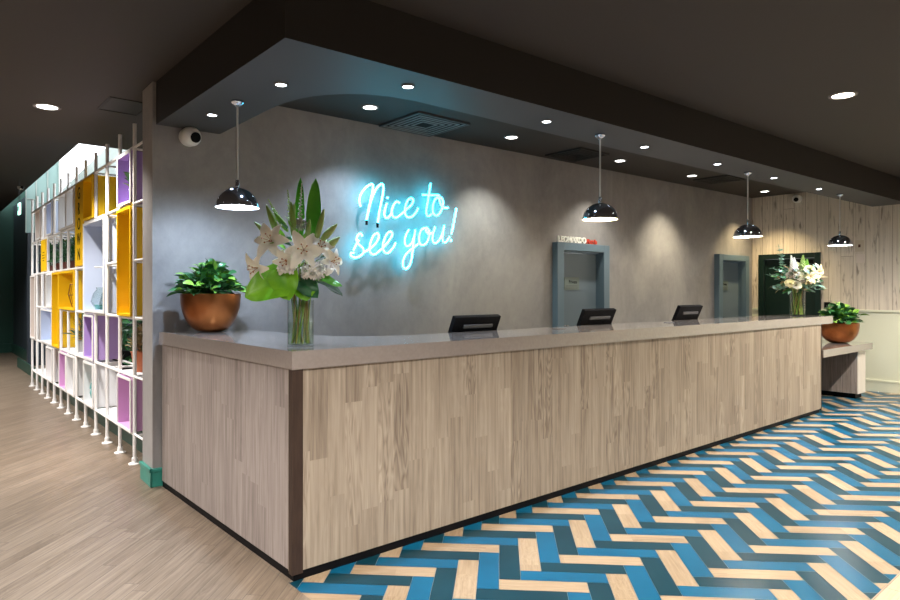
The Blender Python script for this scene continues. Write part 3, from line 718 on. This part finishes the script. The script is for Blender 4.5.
def rose(nm, par, loc, r, m, seed):
    rs = random.Random(seed); b = BM()
    for ring in range(5):
        n = 3 + ring; rr = r*(.25 + .17*ring); tilt = .15 + .22*ring
        for i in range(n):
            a = 2*PI*i/n + ring*.7 + rs.uniform(-.1, .1)
            p = Vector((math.cos(a)*rr*.35, math.sin(a)*rr*.35, -r*.45))
            d = Vector((math.cos(a)*tilt, math.sin(a)*tilt, 1.))
            q = aim(p, d); 
            # petal's face looks inwards
            dy = d.normalized(); inn = Vector((-math.cos(a), -math.sin(a), 0)); want = (inn - dy*inn.dot(dy)).normalized(); xx = dy.cross(want)
            mm = Matrix(((xx.x, dy.x, want.x, p.x), (xx.y, dy.y, want.y, p.y), (xx.z, dy.z, want.z, p.z), (0, 0, 0, 1)))
            leaf(b, mm, r*1.25, r*(.9 + .16*ring), .35 + .22*ring, .45, 5, lambda t: min(1, .45 + t*1.1)*(1 if t < .85 else .8))
    o = link(nm, b, m, par, loc, smooth=70); o.rotation_euler = (R(50), 0, rs.uniform(-.4, .4)); return o
def spike(nm, par, p, q, r, n, m, seed):
    rs = random.Random(seed); b = BM(); p, q = Vector(p), Vector(q)
    tube(b, [p, (p+q)/2, q], .0022, 5)
    for i in range(n):
        t = .25 + .75*i/n; c = p.lerp(q, t); a = i*2.4; rr = r*(1.15 - t)
        bmesh.ops.create_icosphere(b, subdivisions=1, radius=rr*.42 + .001, matrix=Matrix.Translation(c + Vector((math.cos(a)*rr*.8, math.sin(a)*rr*.8, 0))))
    return link(nm, b, m, par, smooth=60)
def blade(nm, par, p, q, w, m, face, bend=.15):
    b = BM(); p, q = Vector(p), Vector(q); dy = (q-p).normalized(); f = Vector(face); want = (f - dy*f.dot(dy)).normalized(); xx = dy.cross(want)
    mm = Matrix(((xx.x, dy.x, want.x, p.x), (xx.y, dy.y, want.y, p.y), (xx.z, dy.z, want.z, p.z), (0, 0, 0, 1)))
    leaf(b, mm, (q-p).length, w, bend, .22, 10, lambda t: (math.sin(PI*(.12 + .88*t)))**.6 if t < .999 else .02, 0, .002, 4)
    return link(nm, b, m, par, smooth=60)
def bigleaf(nm, par, p, d, face, L, w, m, bend=.5, wav=.006):
    b = BM(); p, dy = Vector(p), Vector(d).normalized(); f = Vector(face); want = (f - dy*f.dot(dy)).normalized(); xx = dy.cross(want)
    mm = Matrix(((xx.x, dy.x, want.x, p.x), (xx.y, dy.y, want.y, p.y), (xx.z, dy.z, want.z, p.z), (0, 0, 0, 1)))
    leaf(b, mm, L, w, bend, .18, 12, lambda t: max(.03, min(1., (t*4.2)**.5)*(1 - t**2.6)**.62), 0, wav, 8)
    tube(b, [mm @ Vector((0, 0, .001)), mm @ Vector((0, L*.5, .001 - L*.06))], .002, 5)
    return link(nm, b, m, par, smooth=60)
def vase(loc, r, h, water, label):
    t = thing('glass_vase', label, 'vase', loc, VR, 'clear glass cylinder vases')
    b = BM(); lathe(b, [(0, 0), (r, 0), (r, h), (r - .004, h), (r - .004, .012), (0, .012)], 48); link('cylinder', b, 'glass', t, smooth=40)
    b = BM(); lathe(b, [(0, .0125), (r - .0045, .0125), (r - .0045, water), (0, water)], 48); link('water', b, 'water', t, smooth=40)
    return t
# nearer bouquet -----------------------------------------------------
V1 = (1.522, 2.960, 1.0835)
vase(V1, .067, .235, .12, 'clear glass cylinder vase of water on the near corner of the counter')
B1 = thing('flower_bouquet', 'tall bouquet of white lilies and broad green leaves at the counter corner', 'bouquet', V1, VR)
def stems(par, n, r, h, htop, seed, m='stem', spread=1.6, tr=.0035):
    rs = random.Random(seed)
    for i in range(n):
        a = 2*PI*i/n + rs.uniform(-.2, .2); c = a + rs.uniform(.3, 1.6)
        p0 = (math.cos(a)*r*.75, math.sin(a)*r*.75, .016); p1 = (math.cos(c)*r*.85*rs.uniform(.55, 1), math.sin(c)*r*.85*rs.uniform(.55, 1), h*.97)
        p2 = (p1[0]*spread, p1[1]*spread, htop*rs.uniform(.8, 1.1))
        b = BM(); tube(b, smooth_path([p0, p1, p2], 4), tr*rs.uniform(.7, 1.2), 6); link('stem', b, m if i % 3 else 'stem_brown', par, smooth=60)
stems(B1, 26, .058, .235, .42, 4)
FV = (0, -1, 0)                                   # towards the lobby, in the bouquet's own frame
def z1(py): return (346 - py)*.0051
def x1(px): return (px - 301)*.0051
for i, (px, py, dy, d, sz) in enumerate(((278, 243, -.10, (-.25, -1, .25), .115), (310, 252, -.13, (.15, -1, .1), .115), (263, 268, -.07, (-.6, -.9, -.25), .10), (331, 262, -.02, (.8, -.5, .1), .095), (294, 262, -.13, (-.2, -1, -.2), .085), (322, 249, -.06, (.5, -.8, .5), .09), (297, 250, .12, (0, 1, .3), .11), (285, 262, .11, (-.5, .8, .1), .10))):
    flower('lily', B1, (x1(px), dy, z1(py)), d, sz, 'petal', i)
for i, (px, py, dy, r, n) in enumerate(((293, 268, -.115, .045, 46), (318, 272, -.10, .055, 60), (325, 268, -.03, .045, 40), (302, 225, -.02, .03, 30))):
    cluster('small_blossoms', B1, (x1(px), dy, z1(py)), r, n, 'petal_white' if i < 3 else 'petal_dull', 20 + i)
for (px0, py0, px1, py1, dy, w) in ((283, 240, 271, 209, -.05, .034), (276, 240, 259, 224, -.04, .028), (289, 232, 277, 214, -.01, .03), (297, 235, 295, 206, -.06, .034), (292, 222, 295, 205, 0, .026),
                                  (318, 243, 326, 213, -.05, .032), (322, 242, 338, 226, -.04, .034), (325, 250, 340, 238, -.02, .036), (310, 240, 313, 222, -.06, .026), (300, 240, 297, 228, -.09, .03)):
    p = Vector((x1(px0), dy, z1(py0))); q = Vector((x1(px1), dy - .01, z1(py1))); bud('lily_bud', B1, p, q - p, (q-p).length*1.1, w)
blade('blade_leaf', B1, (x1(313), .0, z1(243)), (x1(316), -.02, z1(178)), .075, 'leaf_blade', FV)
blade('blade_leaf', B1, (x1(298), .05, z1(240)), (x1(297), .06, z1(174)), .05, 'leaf_blade', FV)
for a, q, m in (((300, 238, -.03), (304, 184, -.04), 'petal_dull'), ((293, 232, -.02), (289, 190, -.02), 'bud'), ((284, 228, .0), (269, 199, -.01), 'bud')):
    spike('flower_spike', B1, (x1(a[0]), a[2], z1(a[1])), (x1(q[0]), q[2], z1(q[1])), .016, 34, m, 3)
bigleaf('broad_leaf', B1, (x1(296), -.07, z1(276)), (-1, -.35, -.42), (-.15, -1, .35), .25, .20, 'leaf_big', .25)
bigleaf('broad_leaf', B1, (x1(287), -.10, z1(266)), (.25, -.25, -1), (-.1, -1, .2), .18, .16, 'leaf_big', .3)
bigleaf('broad_leaf', B1, (x1(301), -.05, z1(276)), (.6, -.4, -.55), (.1, -1, .3), .16, .11, 'leaf_dark', .5)
bigleaf('broad_leaf', B1, (x1(312), -.02, z1(276)), (1, -.2, -.18), (.1, -.8, .8), .17, .06, 'leaf_blade', .4)
bigleaf('broad_leaf', B1, (x1(308), -.06, z1(284)), (.1, -.3, -.6), (0, -1, .2), .09, .12, 'leaf_big', .3)
bigleaf('broad_leaf', B1, (0, .08, z1(280)), (-.3, 1, -.3), (0, .4, 1), .2, .16, 'leaf_big', .5)
bigleaf('broad_leaf', B1, (.05, .06, z1(280)), (1, .6, -.3), (0, .2, 1), .18, .13, 'leaf_dark', .5)
b = BM(); rs = random.Random(5)
for i in range(70):
    a = rs.uniform(0, 2*PI); q = rs.uniform(.02, .11); z = rs.uniform(z1(282), z1(228))
    leaf(b, aim((math.cos(a)*q, math.sin(a)*q, z), (math.cos(a), math.sin(a), rs.uniform(-.2, 1.2)), rs.uniform(-1, 1)), rs.uniform(.05, .09), .022, .4, .2, 4, mi=rs.random() < .4)
link('filler_foliage', b, ['leaf_dark', 'leaf_big'], B1, smooth=60)
# farther bouquet ----------------------------------------------------
V2 = (7.86, 2.995, 1.0835)
vase(V2, .080, .30, .17, 'clear glass cylinder vase of stems on the far end of the counter')
B2 = thing('flower_bouquet', 'loose bouquet of cream roses, yellow lilies and eucalyptus at the far end of the counter', 'bouquet', V2, VR)
stems(B2, 26, .07, .30, .42, 8, tr=.0045)
def z2(py): return (315 - py)*.01155
def x2(px): return (px - 797)*.01155
for i, (px, py, dy, d) in enumerate(((801, 276, -.16, (.1, -1, .2)), (812, 271, -.10, (.6, -1, .1)), (805, 268, .08, (.3, 1, .2)))):
    flower('lily', B2, (x2(px), dy, z2(py)), d, .12, 'petal_yel', 30 + i, label='pale yellow lily')
for i, (px, py, dy) in enumerate(((791.5, 275.5, -.15), (783, 282.5, -.14), (788, 284, -.16), (804, 268.5, -.12), (797, 284, .1))):
    rose('rose', B2, (x2(px), dy, z2(py)),   .044, 'petal' if i % 2 == 0 else 'petal_yel', 40 + i)
for (px0, py0, px1, py1, m, r, n) in ((792, 275, 789, 254, 'petal_white', .040, 60), (794, 272, 792, 256, 'petal_white', .036, 50), (800, 272, 801, 254, 'bud', .045, 50), (803, 270, 805, 258, 'leaf_lime', .045, 40)):
    spike('flower_spike', B2, (x2(px0), -.03, z2(py0)), (x2(px1), -.03, z2(py1)), r, n, m, px0)
def sprig(par, pts, n, ls, m, seed, rnd=True):
    rs = random.Random(seed); b = BM(); P = smooth_path(pts, 6); tube(b, P, .0025, 5)
    for i in range(n):
        c = P[int((.2 + .8*i/n)*(len(P)-1))]; a = i*2.4
        leaf(b, aim(c, (math.cos(a), math.sin(a)*.8, rs.uniform(-.1, .7)), rs.uniform(-1, 1)), ls, ls*(.85 if rnd else .22), .3, .15, 3)
    return link('eucalyptus_sprig' if rnd else 'fern_sprig', b, m, par, smooth=60)
sprig(B2, [(0, 0, .35), (x2(784), 0, z2(268)), (x2(776), -.03, z2(243))], 30, .045, 'eucalyptus', 1)
sprig(B2, [(0, 0, .35), (x2(786), .03, z2(270)), (x2(782), .03, z2(254))], 20, .045, 'eucalyptus', 2)
sprig(B2, [(0, 0, .35), (x2(779), -.04, z2(276)), (x2(764), -.05, z2(274))], 24, .05, 'eucalyptus', 3, False)
sprig(B2, [(0, 0, .35), (x2(779), -.06, z2(272)), (x2(769), -.05, z2(267))], 24, .045, 'eucalyptus', 4, False)
sprig(B2, [(0, 0, .35), (x2(806), -.04, z2(284)), (x2(813), -.05, z2(289))], 20, .045, 'eucalyptus', 5, False)
sprig(B2, [(0, 0, .35), (x2(808), 0, z2(275)), (x2(815), -.0, z2(264))], 20, .045, 'eucalyptus', 6)
sprig(B2, [(0, 0, .33), (x2(776), -.05, z2(286)), (x2(772), -.08, z2(287))], 16, .06, 'eucalyptus', 7)
b = BM(); rs = random.Random(15)
for i in range(190):
    a = rs.uniform(0, 2*PI); q = rs.uniform(.02, .22); z = rs.uniform(z2(290), z2(268))
    leaf(b, aim((math.cos(a)*q, math.sin(a)*q, z), (math.cos(a), math.sin(a), rs.uniform(-.7, .8)), rs.uniform(-1, 1)), rs.uniform(.06, .12), .036, .5, .2, 4, mi=rs.choice((0, 0, 1, 2)))
link('filler_foliage', b, ['leaf', 'eucalyptus', 'brown_leaf'], B2, smooth=60)
for i, (px, py, dy) in enumerate(((785, 275, -.1), (798, 280, -.14), (808, 280, -.12))):
    cluster('small_blossoms', B2, (x2(px), dy, z2(py)), .055, 26, 'petal_white' if i == 2 else 'petal_dull', 60 + i, .018)

# ------------------------------------------------------------------ shelving screen
X0 = 1.36; Y0 = 5.44; P = .455; DP = .23
ZL = [.235, .690, 1.155, 1.610, 2.060, 2.505]     # rail levels
sh = thing('shelving_screen', 'white tube-framed shelving screen holding coloured open boxes at the left', 'shelving', (X0, Y0, 0))
for k in range(13):
    b = BM()
    for q0, q1 in {3: [(.012, ZL[2]), (ZL[4], 2.69)], 6: [(.012, ZL[2]), (ZL[3], 2.69)], 9: [(.012, ZL[1]), (ZL[2], 2.69)]}.get(k, [(.012, 2.69)]):
        tube(b, [(0, k*P, q0), (0, k*P, q1)], .0148, 12)
    po = link('post', b, 'rodwhite', sh, smooth=50)
    b = BM(); lathe(b, [(0, 0), (.045, 0), (.045, .008), (.022, .014), (.022, .05), (0, .05)], 18, (0, k*P, 0)); link('foot', b, 'rodwhite', po, smooth=40)
for k in (0, 2, 4, 6, 8, 10, 12):
    b = BM(); tube(b, [(DP, k*P, .012), (DP, k*P, 2.52)], .012, 10); link('rear_post', b, 'rodwhite', sh, smooth=50)
gaps = {1: [(0, 0)], 3: [(2, 4), (0, 1)], 2: [], 4: []}
# a rail runs the whole length except where a tall box takes its place
brk = {2: [(0, 1), (2, 4), (7, 8), (11, 12)], 3: [(0, 1), (2, 4)], 1: [], 0: [], 4: [(4, 5)], 5: []}
brk = {0: [], 1: [], 2: [(7, 8), (11, 12)], 3: [(0, 1), (2, 4)], 4: [(4, 5)], 5: []}
for i, z in enumerate(ZL):
    segs = [(0, 12)]
    for a, c in brk[i]:
        segs = [s for q0, q1 in segs for s in ([(q0, a), (c, q1)] if q0 <= a and c <= q1 else [(q0, q1)]) if s[1] > s[0]]
    for a, c in segs:
        b = BM(); tube(b, [(0, a*P - .02, z), (0, c*P + .02, z)], .0135, 10); link('rail', b, 'rodwhite', sh, smooth=50)
    b = BM(); tube(b, [(DP, -.02, z), (DP, 12*P, z)], .010, 8); link('rear_rail', b, 'rodwhite', sh, smooth=50)
    b = BM()
    for k in range(13): tube(b, [(-.01, k*P, z - .012), (DP + .012, k*P, z - .012)], .009, 8)
    link('cross_bar', b, 'rodwhite', sh, smooth=50)
    b = BM(); tube(b, [(0, 0, z), (.0, -.44, z)], .0095, 8); tube(b, [(DP, 0, z), (DP, -.44, z)], .0095, 8)
    link('wall_tie', b, 'rodwhite', sh, smooth=50)
def dbox(k0, k1, i0, i1, m, label, edge='rodwhite'):
    """open box hung between rails i0..i1 and posts k0..k1: tube of four boards, no front or back"""
    y0, y1 = k0*P + .020, k1*P - .020; z0, z1 = ZL[i0] + .016, ZL[i1] - .024; t = .014
    b = BM(); x0, x1 = -.022, DP - .014
    box(b, x0, x1, y0, y0 + t, z0, z1); box(b, x0, x1, y1 - t, y1, z0, z1)
    box(b, x0, x1, y0 + t, y1 - t, z0, z0 + t); box(b, x0, x1, y0 + t, y1 - t, z1 - t, z1)
    o = link('display_box', b, m, sh, label=label)
    b = BM(); e = .006
    for q in ((y0 - e, y0 + t, z0 - e, z1 + e), (y1 - t, y1 + e, z0 - e, z1 + e), (y0 + t, y1 - t, z0 - e, z0 + t), (y0 + t, y1 - t, z1 - t, z1 + e)):
        box(b, x0 - .008, x0 - .0002, q[0], q[1], q[2], q[3])
    link('box_edge', b, edge or m, o)
    return z0 + t
dbox(0, 1, 4, 5, 'purple', 'purple display box')
dbox(3, 4, 4, 5, 'yellow', 'small yellow display box', 'yellow')
dbox(5, 6, 4, 5, 'box_white', 'white display box'); dbox(6, 7, 4, 5, 'box_white', 'white display box')
dbox(8, 9, 4, 5, 'box_blue', 'pale blue display box'); dbox(10, 11, 4, 5, 'box_cream', 'cream display box')
dbox(0, 1, 2, 4, 'yellow', 'tall yellow display box', 'yellow')
dbox(2, 4, 2, 4, 'box_blue', 'large pale blue display box')
dbox(5, 7, 2, 3, 'yellow', 'wide yellow display box', 'yellow'); dbox(7, 8, 1, 3, 'yellow', 'tall yellow display box', 'yellow')
dbox(8, 9, 2, 3, 'box_white', 'white display box'); dbox(8, 10, 1, 2, 'box_blue', 'pale blue display box')
dbox(11, 12, 1, 3, 'box_cream', 'tall cream display box')
dbox(3, 4, 1, 2, 'purple', 'purple display box')
dbox(0, 1, 0, 1, 'pink', 'lilac display box'); dbox(3, 4, 0, 1, 'box_white', 'white display box')
dbox(5, 6, 0, 1, 'box_white', 'white display box'); dbox(6, 7, 0, 1, 'pink', 'lilac display box'); dbox(8, 9, 0, 1, 'box_white', 'white display box')
b = BM(); box(b, -.020, -.006, 4*P + .018, 5*P - .018, ZL[3] + .02, ZL[5] - .015, 0, .002)
sg = link('sign_panel', b, 'yellow', sh, label='yellow sign panel')
for i, ch in enumerate('GROWN'):
    text_mesh('sign_letter', ch, .175, 'black', sg, (-.0215, 4.5*P, 2.375 - .158*i), (PI/2, 0, -PI/2), .0012, .001)
b = BM(); box(b, -.020, -.006, 9*P + .018, 10*P - .018, ZL[3] + .02, ZL[4] - .02, 0, .002)
sg = link('sign_panel', b, 'yellow', sh, label='small yellow sign panel')
b = BM()
for i, w in enumerate((.14, .2, .2, .12)): box(b, -.0225, -.0202, 9.5*P - w/2, 9.5*P + w/2, 1.87 - .035*i, 1.878 - .035*i)
link('sign_print', b, 'black', sg)
for k0, k1, i in ((0, 1, 1), (4, 7, 1), (9, 12, 0), (5, 9, 3), (10, 12, 3), (1, 3, 0)):
    b = BM(); box(b, .0145, DP - .012, k0*P + .02, k1*P - .02, ZL[i] + .001, ZL[i] + .012); link('shelf_board', b, 'box_white', sh)

# objects on the shelving
def SY(k): return Y0 + k*P
def pot(nm, x, y, z, r, h, m, label, cat='plant pot', leafm=None, n=0, fh=.1, ls=.07, wide=.5, seed=1):
    t = thing(nm, label, cat, (x, y, z))
    b = BM(); lathe(b, [(0, 0), (r*.72, 0), (r, h), (r*1.04, h), (r*1.04, h + .008), (r*.92, h + .008), (r*.9, h - .015), (0, h - .015)], 26); link('pot', b, m, t, smooth=35)
    if n:
        b = BM(); foliage(b, n, r*1.35, fh, ls, wide, h, seed=seed, lime=.2, up=1.2); link('foliage', b, leafm, t, smooth=60)
    return t
XI = X0 + .10
zb = lambda i: ZL[i] + .0305
pot('potted_plant', X0 + .06, SY(.42), zb(4), .055, .10, 'white', 'small plant in a white pot inside the top purple box', 'potted plant', ['leaf', 'leaf_lime'], 26, .12, .08, .55, 2)
pot('potted_plant', X0 + .07, SY(3.5), zb(4), .035, .07, 'rose_pot', 'tiny plant in a pink pot inside the small top yellow box', 'potted plant', ['leaf', 'leaf_lime'], 14, .06, .04, .4, 3)
pot('potted_plant', X0 + .115, SY(.50), ZL[1] + .0125, .085, .16, 'terracotta', 'brown-leaved plant in a terracotta pot on the shelf nearest the wall', 'potted plant', ['brown_leaf', 'brown_leaf'], 130, .20, .055, .5, 4)
pot('potted_plant', X0 + .115, SY(5.5), ZL[1] + .0125, .085, .12, 'grey_pot', 'spiky plant in a grey pot on the shelf under the wide yellow box', 'potted plant', ['brown_leaf', 'leaf'], 60, .16, .14, .16, 5)
pot('potted_plant', X0 + .115, SY(4.45), ZL[1] + .0125, .075, .12, 'grey_pot', 'bushy green plant in a grey pot right of the spiky plant', 'potted plant', ['leaf', 'leaf_lime'], 110, .26, .07, .6, 6)
pot('potted_plant', X0 + .08, SY(8.5), zb(2), .045, .09, 'white', 'thin dark sprig in a white pot inside the white middle box', 'potted plant', ['leaf_dark', 'leaf_dark'], 18, .20, .06, .25, 7)
for i, k in enumerate((5.45, 6.5, 7.5, 8.4, 10.5)):
    pot('potted_plant', X0 + .115, SY(k), ZL[3] + .0125, .08, .09, 'brown_pot', ('green plant in a dark pot on the second shelf, ' + ['nearest the tall yellow sign', 'second from the tall yellow sign', 'third from the tall yellow sign', 'right of the small yellow sign', 'left of the small yellow sign'][i]),
        'potted plant', ['leaf_dark', 'leaf'], 110, .26, .075, .5, 20 + i)
t = thing('ceramic_vase', 'round teal ceramic vase in the lower white box', 'vase', (X0 + .09, SY(3.42), zb(0)))
b = BM(); lathe(b, [(0, 0), (.05, 0), (.095, .06), (.105, .11), (.09, .16), (.045, .20), (.04, .235), (.05, .25), (.035, .25), (.03, .2), (0, .19)], 28); link('body', b, 'teal_pot', t, smooth=60)
b = BM(); tube(b, [(-.04, 0, .22), (-.09, 0, .2), (-.10, 0, .15)], .008, 8); link('handle', b, 'teal_pot', t, smooth=60)
t = thing('ceramic_vase', 'tall dark brown vase in the lower white box beside the lilac box', 'vase', (X0 + .08, SY(5.45), zb(0)))
b = BM(); lathe(b, [(0, 0), (.035, 0), (.06, .10), (.05, .2), (.02, .27), (.03, .30), (.018, .30), (.012, .25), (0, .24)], 24); link('body', b, 'brown_pot', t, smooth=60)
b = BM(); lathe(b, [(.0505, .19), (.054, .16), (.0575, .145)], 24); link('glaze_band', b, 'rose_pot', t, smooth=60)
t = thing('ceramic_vase', 'small pink cup in the farthest lower white box', 'cup', (X0 + .08, SY(8.45), zb(0)))
b = BM(); lathe(b, [(0, 0), (.04, 0), (.06, .12), (.055, .15), (.05, .15), (.05, .02), (0, .02)], 24); link('body', b, 'rose_pot', t, smooth=60)
b = BM(); tube(b, [(0, .055, .12), (0, .095, .10), (0, .05, .04)], .007, 8); link('handle', b, 'rose_pot', t, smooth=60)
t = thing('glass_flask', 'clear glass flask with a narrow neck in the large pale blue box', 'glass vase', (X0 + .10, SY(2.75), zb(2)))
b = BM(); lathe(b, [(0, 0), (.085, 0), (.095, .06), (.075, .16), (.025, .25), (.022, .36), (.03, .38), (.026, .38), (.018, .355), (.02, .25), (.07, .155), (.09, .06), (.08, .006), (0, .006)], 32); link('body', b, 'glass', t, smooth=60)
b = BM(); tube(b, [(0, 0, .01), (.01, 0, .4), (.0, -.04, .56), (-.02, -.10, .60)], .002, 5); leaf(b, aim((-.02, -.10, .60), (0, -1, -.3)), .08, .02, .5); leaf(b, aim((0, -.04, .56), (0, 1, .2)), .07, .02, .5); link('dried_sprig', b, 'petal_white', t, smooth=60)
t = thing('glass_flask', 'squat clear glass bowl vase left in the large pale blue box', 'glass vase', (X0 + .10, SY(3.4), zb(2)))
b = BM(); lathe(b, [(0, 0), (.07, 0), (.11, .08), (.09, .16), (.06, .20), (.065, .22), (.06, .22), (.054, .20), (.085, .155), (.104, .08), (.066, .006), (0, .006)], 32); link('body', b, 'glass', t, smooth=60)
b = BM(); lathe(b, [(0, .0065), (.064, .0065), (.085, .05), (0, .05)], 32); link('pebble_fill', b, 'teal_pot', t, smooth=60)
t = tag(link('leaning_card', (lambda b: (box(b, -.004, .004, -.09, .09, 0, .22, 0, .001), b)[1])(BM()), 'petal_white', loc=(X0 + .10, SY(.45), zb(2) + .002)), 'white card leaning inside the tall yellow box', 'card')
t.rotation_euler = (0, R(24), R(10))
t = thing('grey_bottle', 'dark grey bottle inside the wide yellow box', 'bottle', (X0 + .09, SY(5.4), zb(2)))
b = BM(); lathe(b, [(0, 0), (.06, 0), (.065, .12), (.06, .2), (.025, .26), (.022, .33), (0, .33)], 24); link('body', b, 'grey_pot', t, smooth=60)
b = BM(); lathe(b, [(0, .331), (.026, .331), (.026, .355), (0, .355)], 18); link('stopper', b, 'dgrey', t, smooth=40)
t = thing('wire_basket', 'copper wire basket inside the wide yellow box', 'basket', (X0 + .10, SY(6.2), zb(2)))
b = BM()
for i in range(10):
    a = 2*PI*i/10; tube(b, [(math.cos(a)*.05, math.sin(a)*.05, .003), (math.cos(a)*.09, math.sin(a)*.09, .15), (math.cos(a)*.07, math.sin(a)*.07, .26)], .003, 5)
link('wires', b, 'copper', t, smooth=60)
b = BM()
for r_, z_ in ((.05, .003), (.088, .14), (.07, .26)): tube(b, [(math.cos(2*PI*i/20)*r_, math.sin(2*PI*i/20)*r_, z_) for i in range(21)], .004, 5)
link('hoops', b, 'copper', t, smooth=60)
b = BM(); tube(b, [(0, 0, 0), (0, 0, .11)], .04, 14); tag(link('teal_tin', b, 'teal_pot', loc=(X0 + .12, SY(1.55), ZL[0] + .0125), smooth=40), 'small teal tin on the lowest shelf board', 'tin')
t = thing('exit_sign', 'small glowing green exit sign hanging at the far left end', 'exit sign', (1.335, 12.1, 3.149))
b = BM(); tube(b, [(0, -.06, 0), (0, -.06, -.38)], .004, 6); tube(b, [(0, .06, 0), (0, .06, -.38)], .004, 6); link('hanger', b, 'dgrey', t)
boxobj('lit_panel', 'exit', (-.012, .012, -.10, .10, -.56, -.38), t, bev=.002)
text_mesh('running_arrow', 'EXIT', .085, 'dark_green', t, (-.0135, 0, -.47), (PI/2, 0, -PI/2), .0008, .002, label='dark green lettering')
dome_cam((1.45, 13.0, 3.149), 0, 'small white dome camera under the rear ceiling beside the exit sign', .05)
# planters with tall green plants in the hall behind the screen
for i, (x, y, l) in enumerate(((2.25, 12.6, 'tall dense green plant behind the far end of the shelving'), (2.5, 10.6, 'tall dense green plant behind the middle of the shelving'), (2.1, 7.6, 'tall dense green plant behind the near end of the shelving'))):
    t = thing('hall_planter', l, 'planter', (x, y, 0))
    boxobj('trough', 'black', (-.2, .2, -.45, .45, 0, .5), t, bev=.01)
    b = BM(); rs = random.Random(90 + i)
    for k in range(520):
        p = Vector((rs.uniform(-.24, .24), rs.uniform(-.5, .5), .5 + rs.random()*1.75))
        leaf(b, aim(p, (rs.uniform(-1, 1), rs.uniform(-1, 1), rs.uniform(-.5, 1)), rs.uniform(-1, 1)), rs.uniform(.10, .2), .06, .5, .2, 3, mi=int(rs.random() < .2))
    for k in range(6): tube(b, [(rs.uniform(-.1, .1), -.4 + .16*k, .45), (rs.uniform(-.2, .2), -.4 + .16*k, 2.1)], .012, 6)
    link('foliage', b, ['leaf_dark', 'leaf'], t, smooth=60)

# ------------------------------------------------------------------ daylight through the rear roof opening
w = bpy.data.worlds.new('World'); bpy.context.scene.world = w; w.use_nodes = True
w.node_tree.nodes['Background'].inputs[0].default_value = (.93, .97, 1, 1)
w.node_tree.nodes['Background'].inputs[1].default_value = 3.6

# ------------------------------------------------------------------ camera
cam = bpy.data.cameras.new('Camera'); co = bpy.data.objects.new('Camera', cam); C.objects.link(co)
co.location = (0, 0, 1.36); co.rotation_euler = (PI/2, 0, R(49.557 - 90))
cam.sensor_width = 36; cam.lens = 635/900*36; cam.shift_y = -8/900
bpy.context.scene.camera = co
vs = bpy.context.scene.view_settings
vs.view_transform = 'Standard'; vs.look = 'None'; vs.gamma = 1; vs.exposure = EXPO; vs.use_curve_mapping = False
bpy.context.scene.cycles.max_bounces = 8
bpy.context.scene.cycles.caustics_reflective = False
bpy.context.scene.cycles.caustics_refractive = False
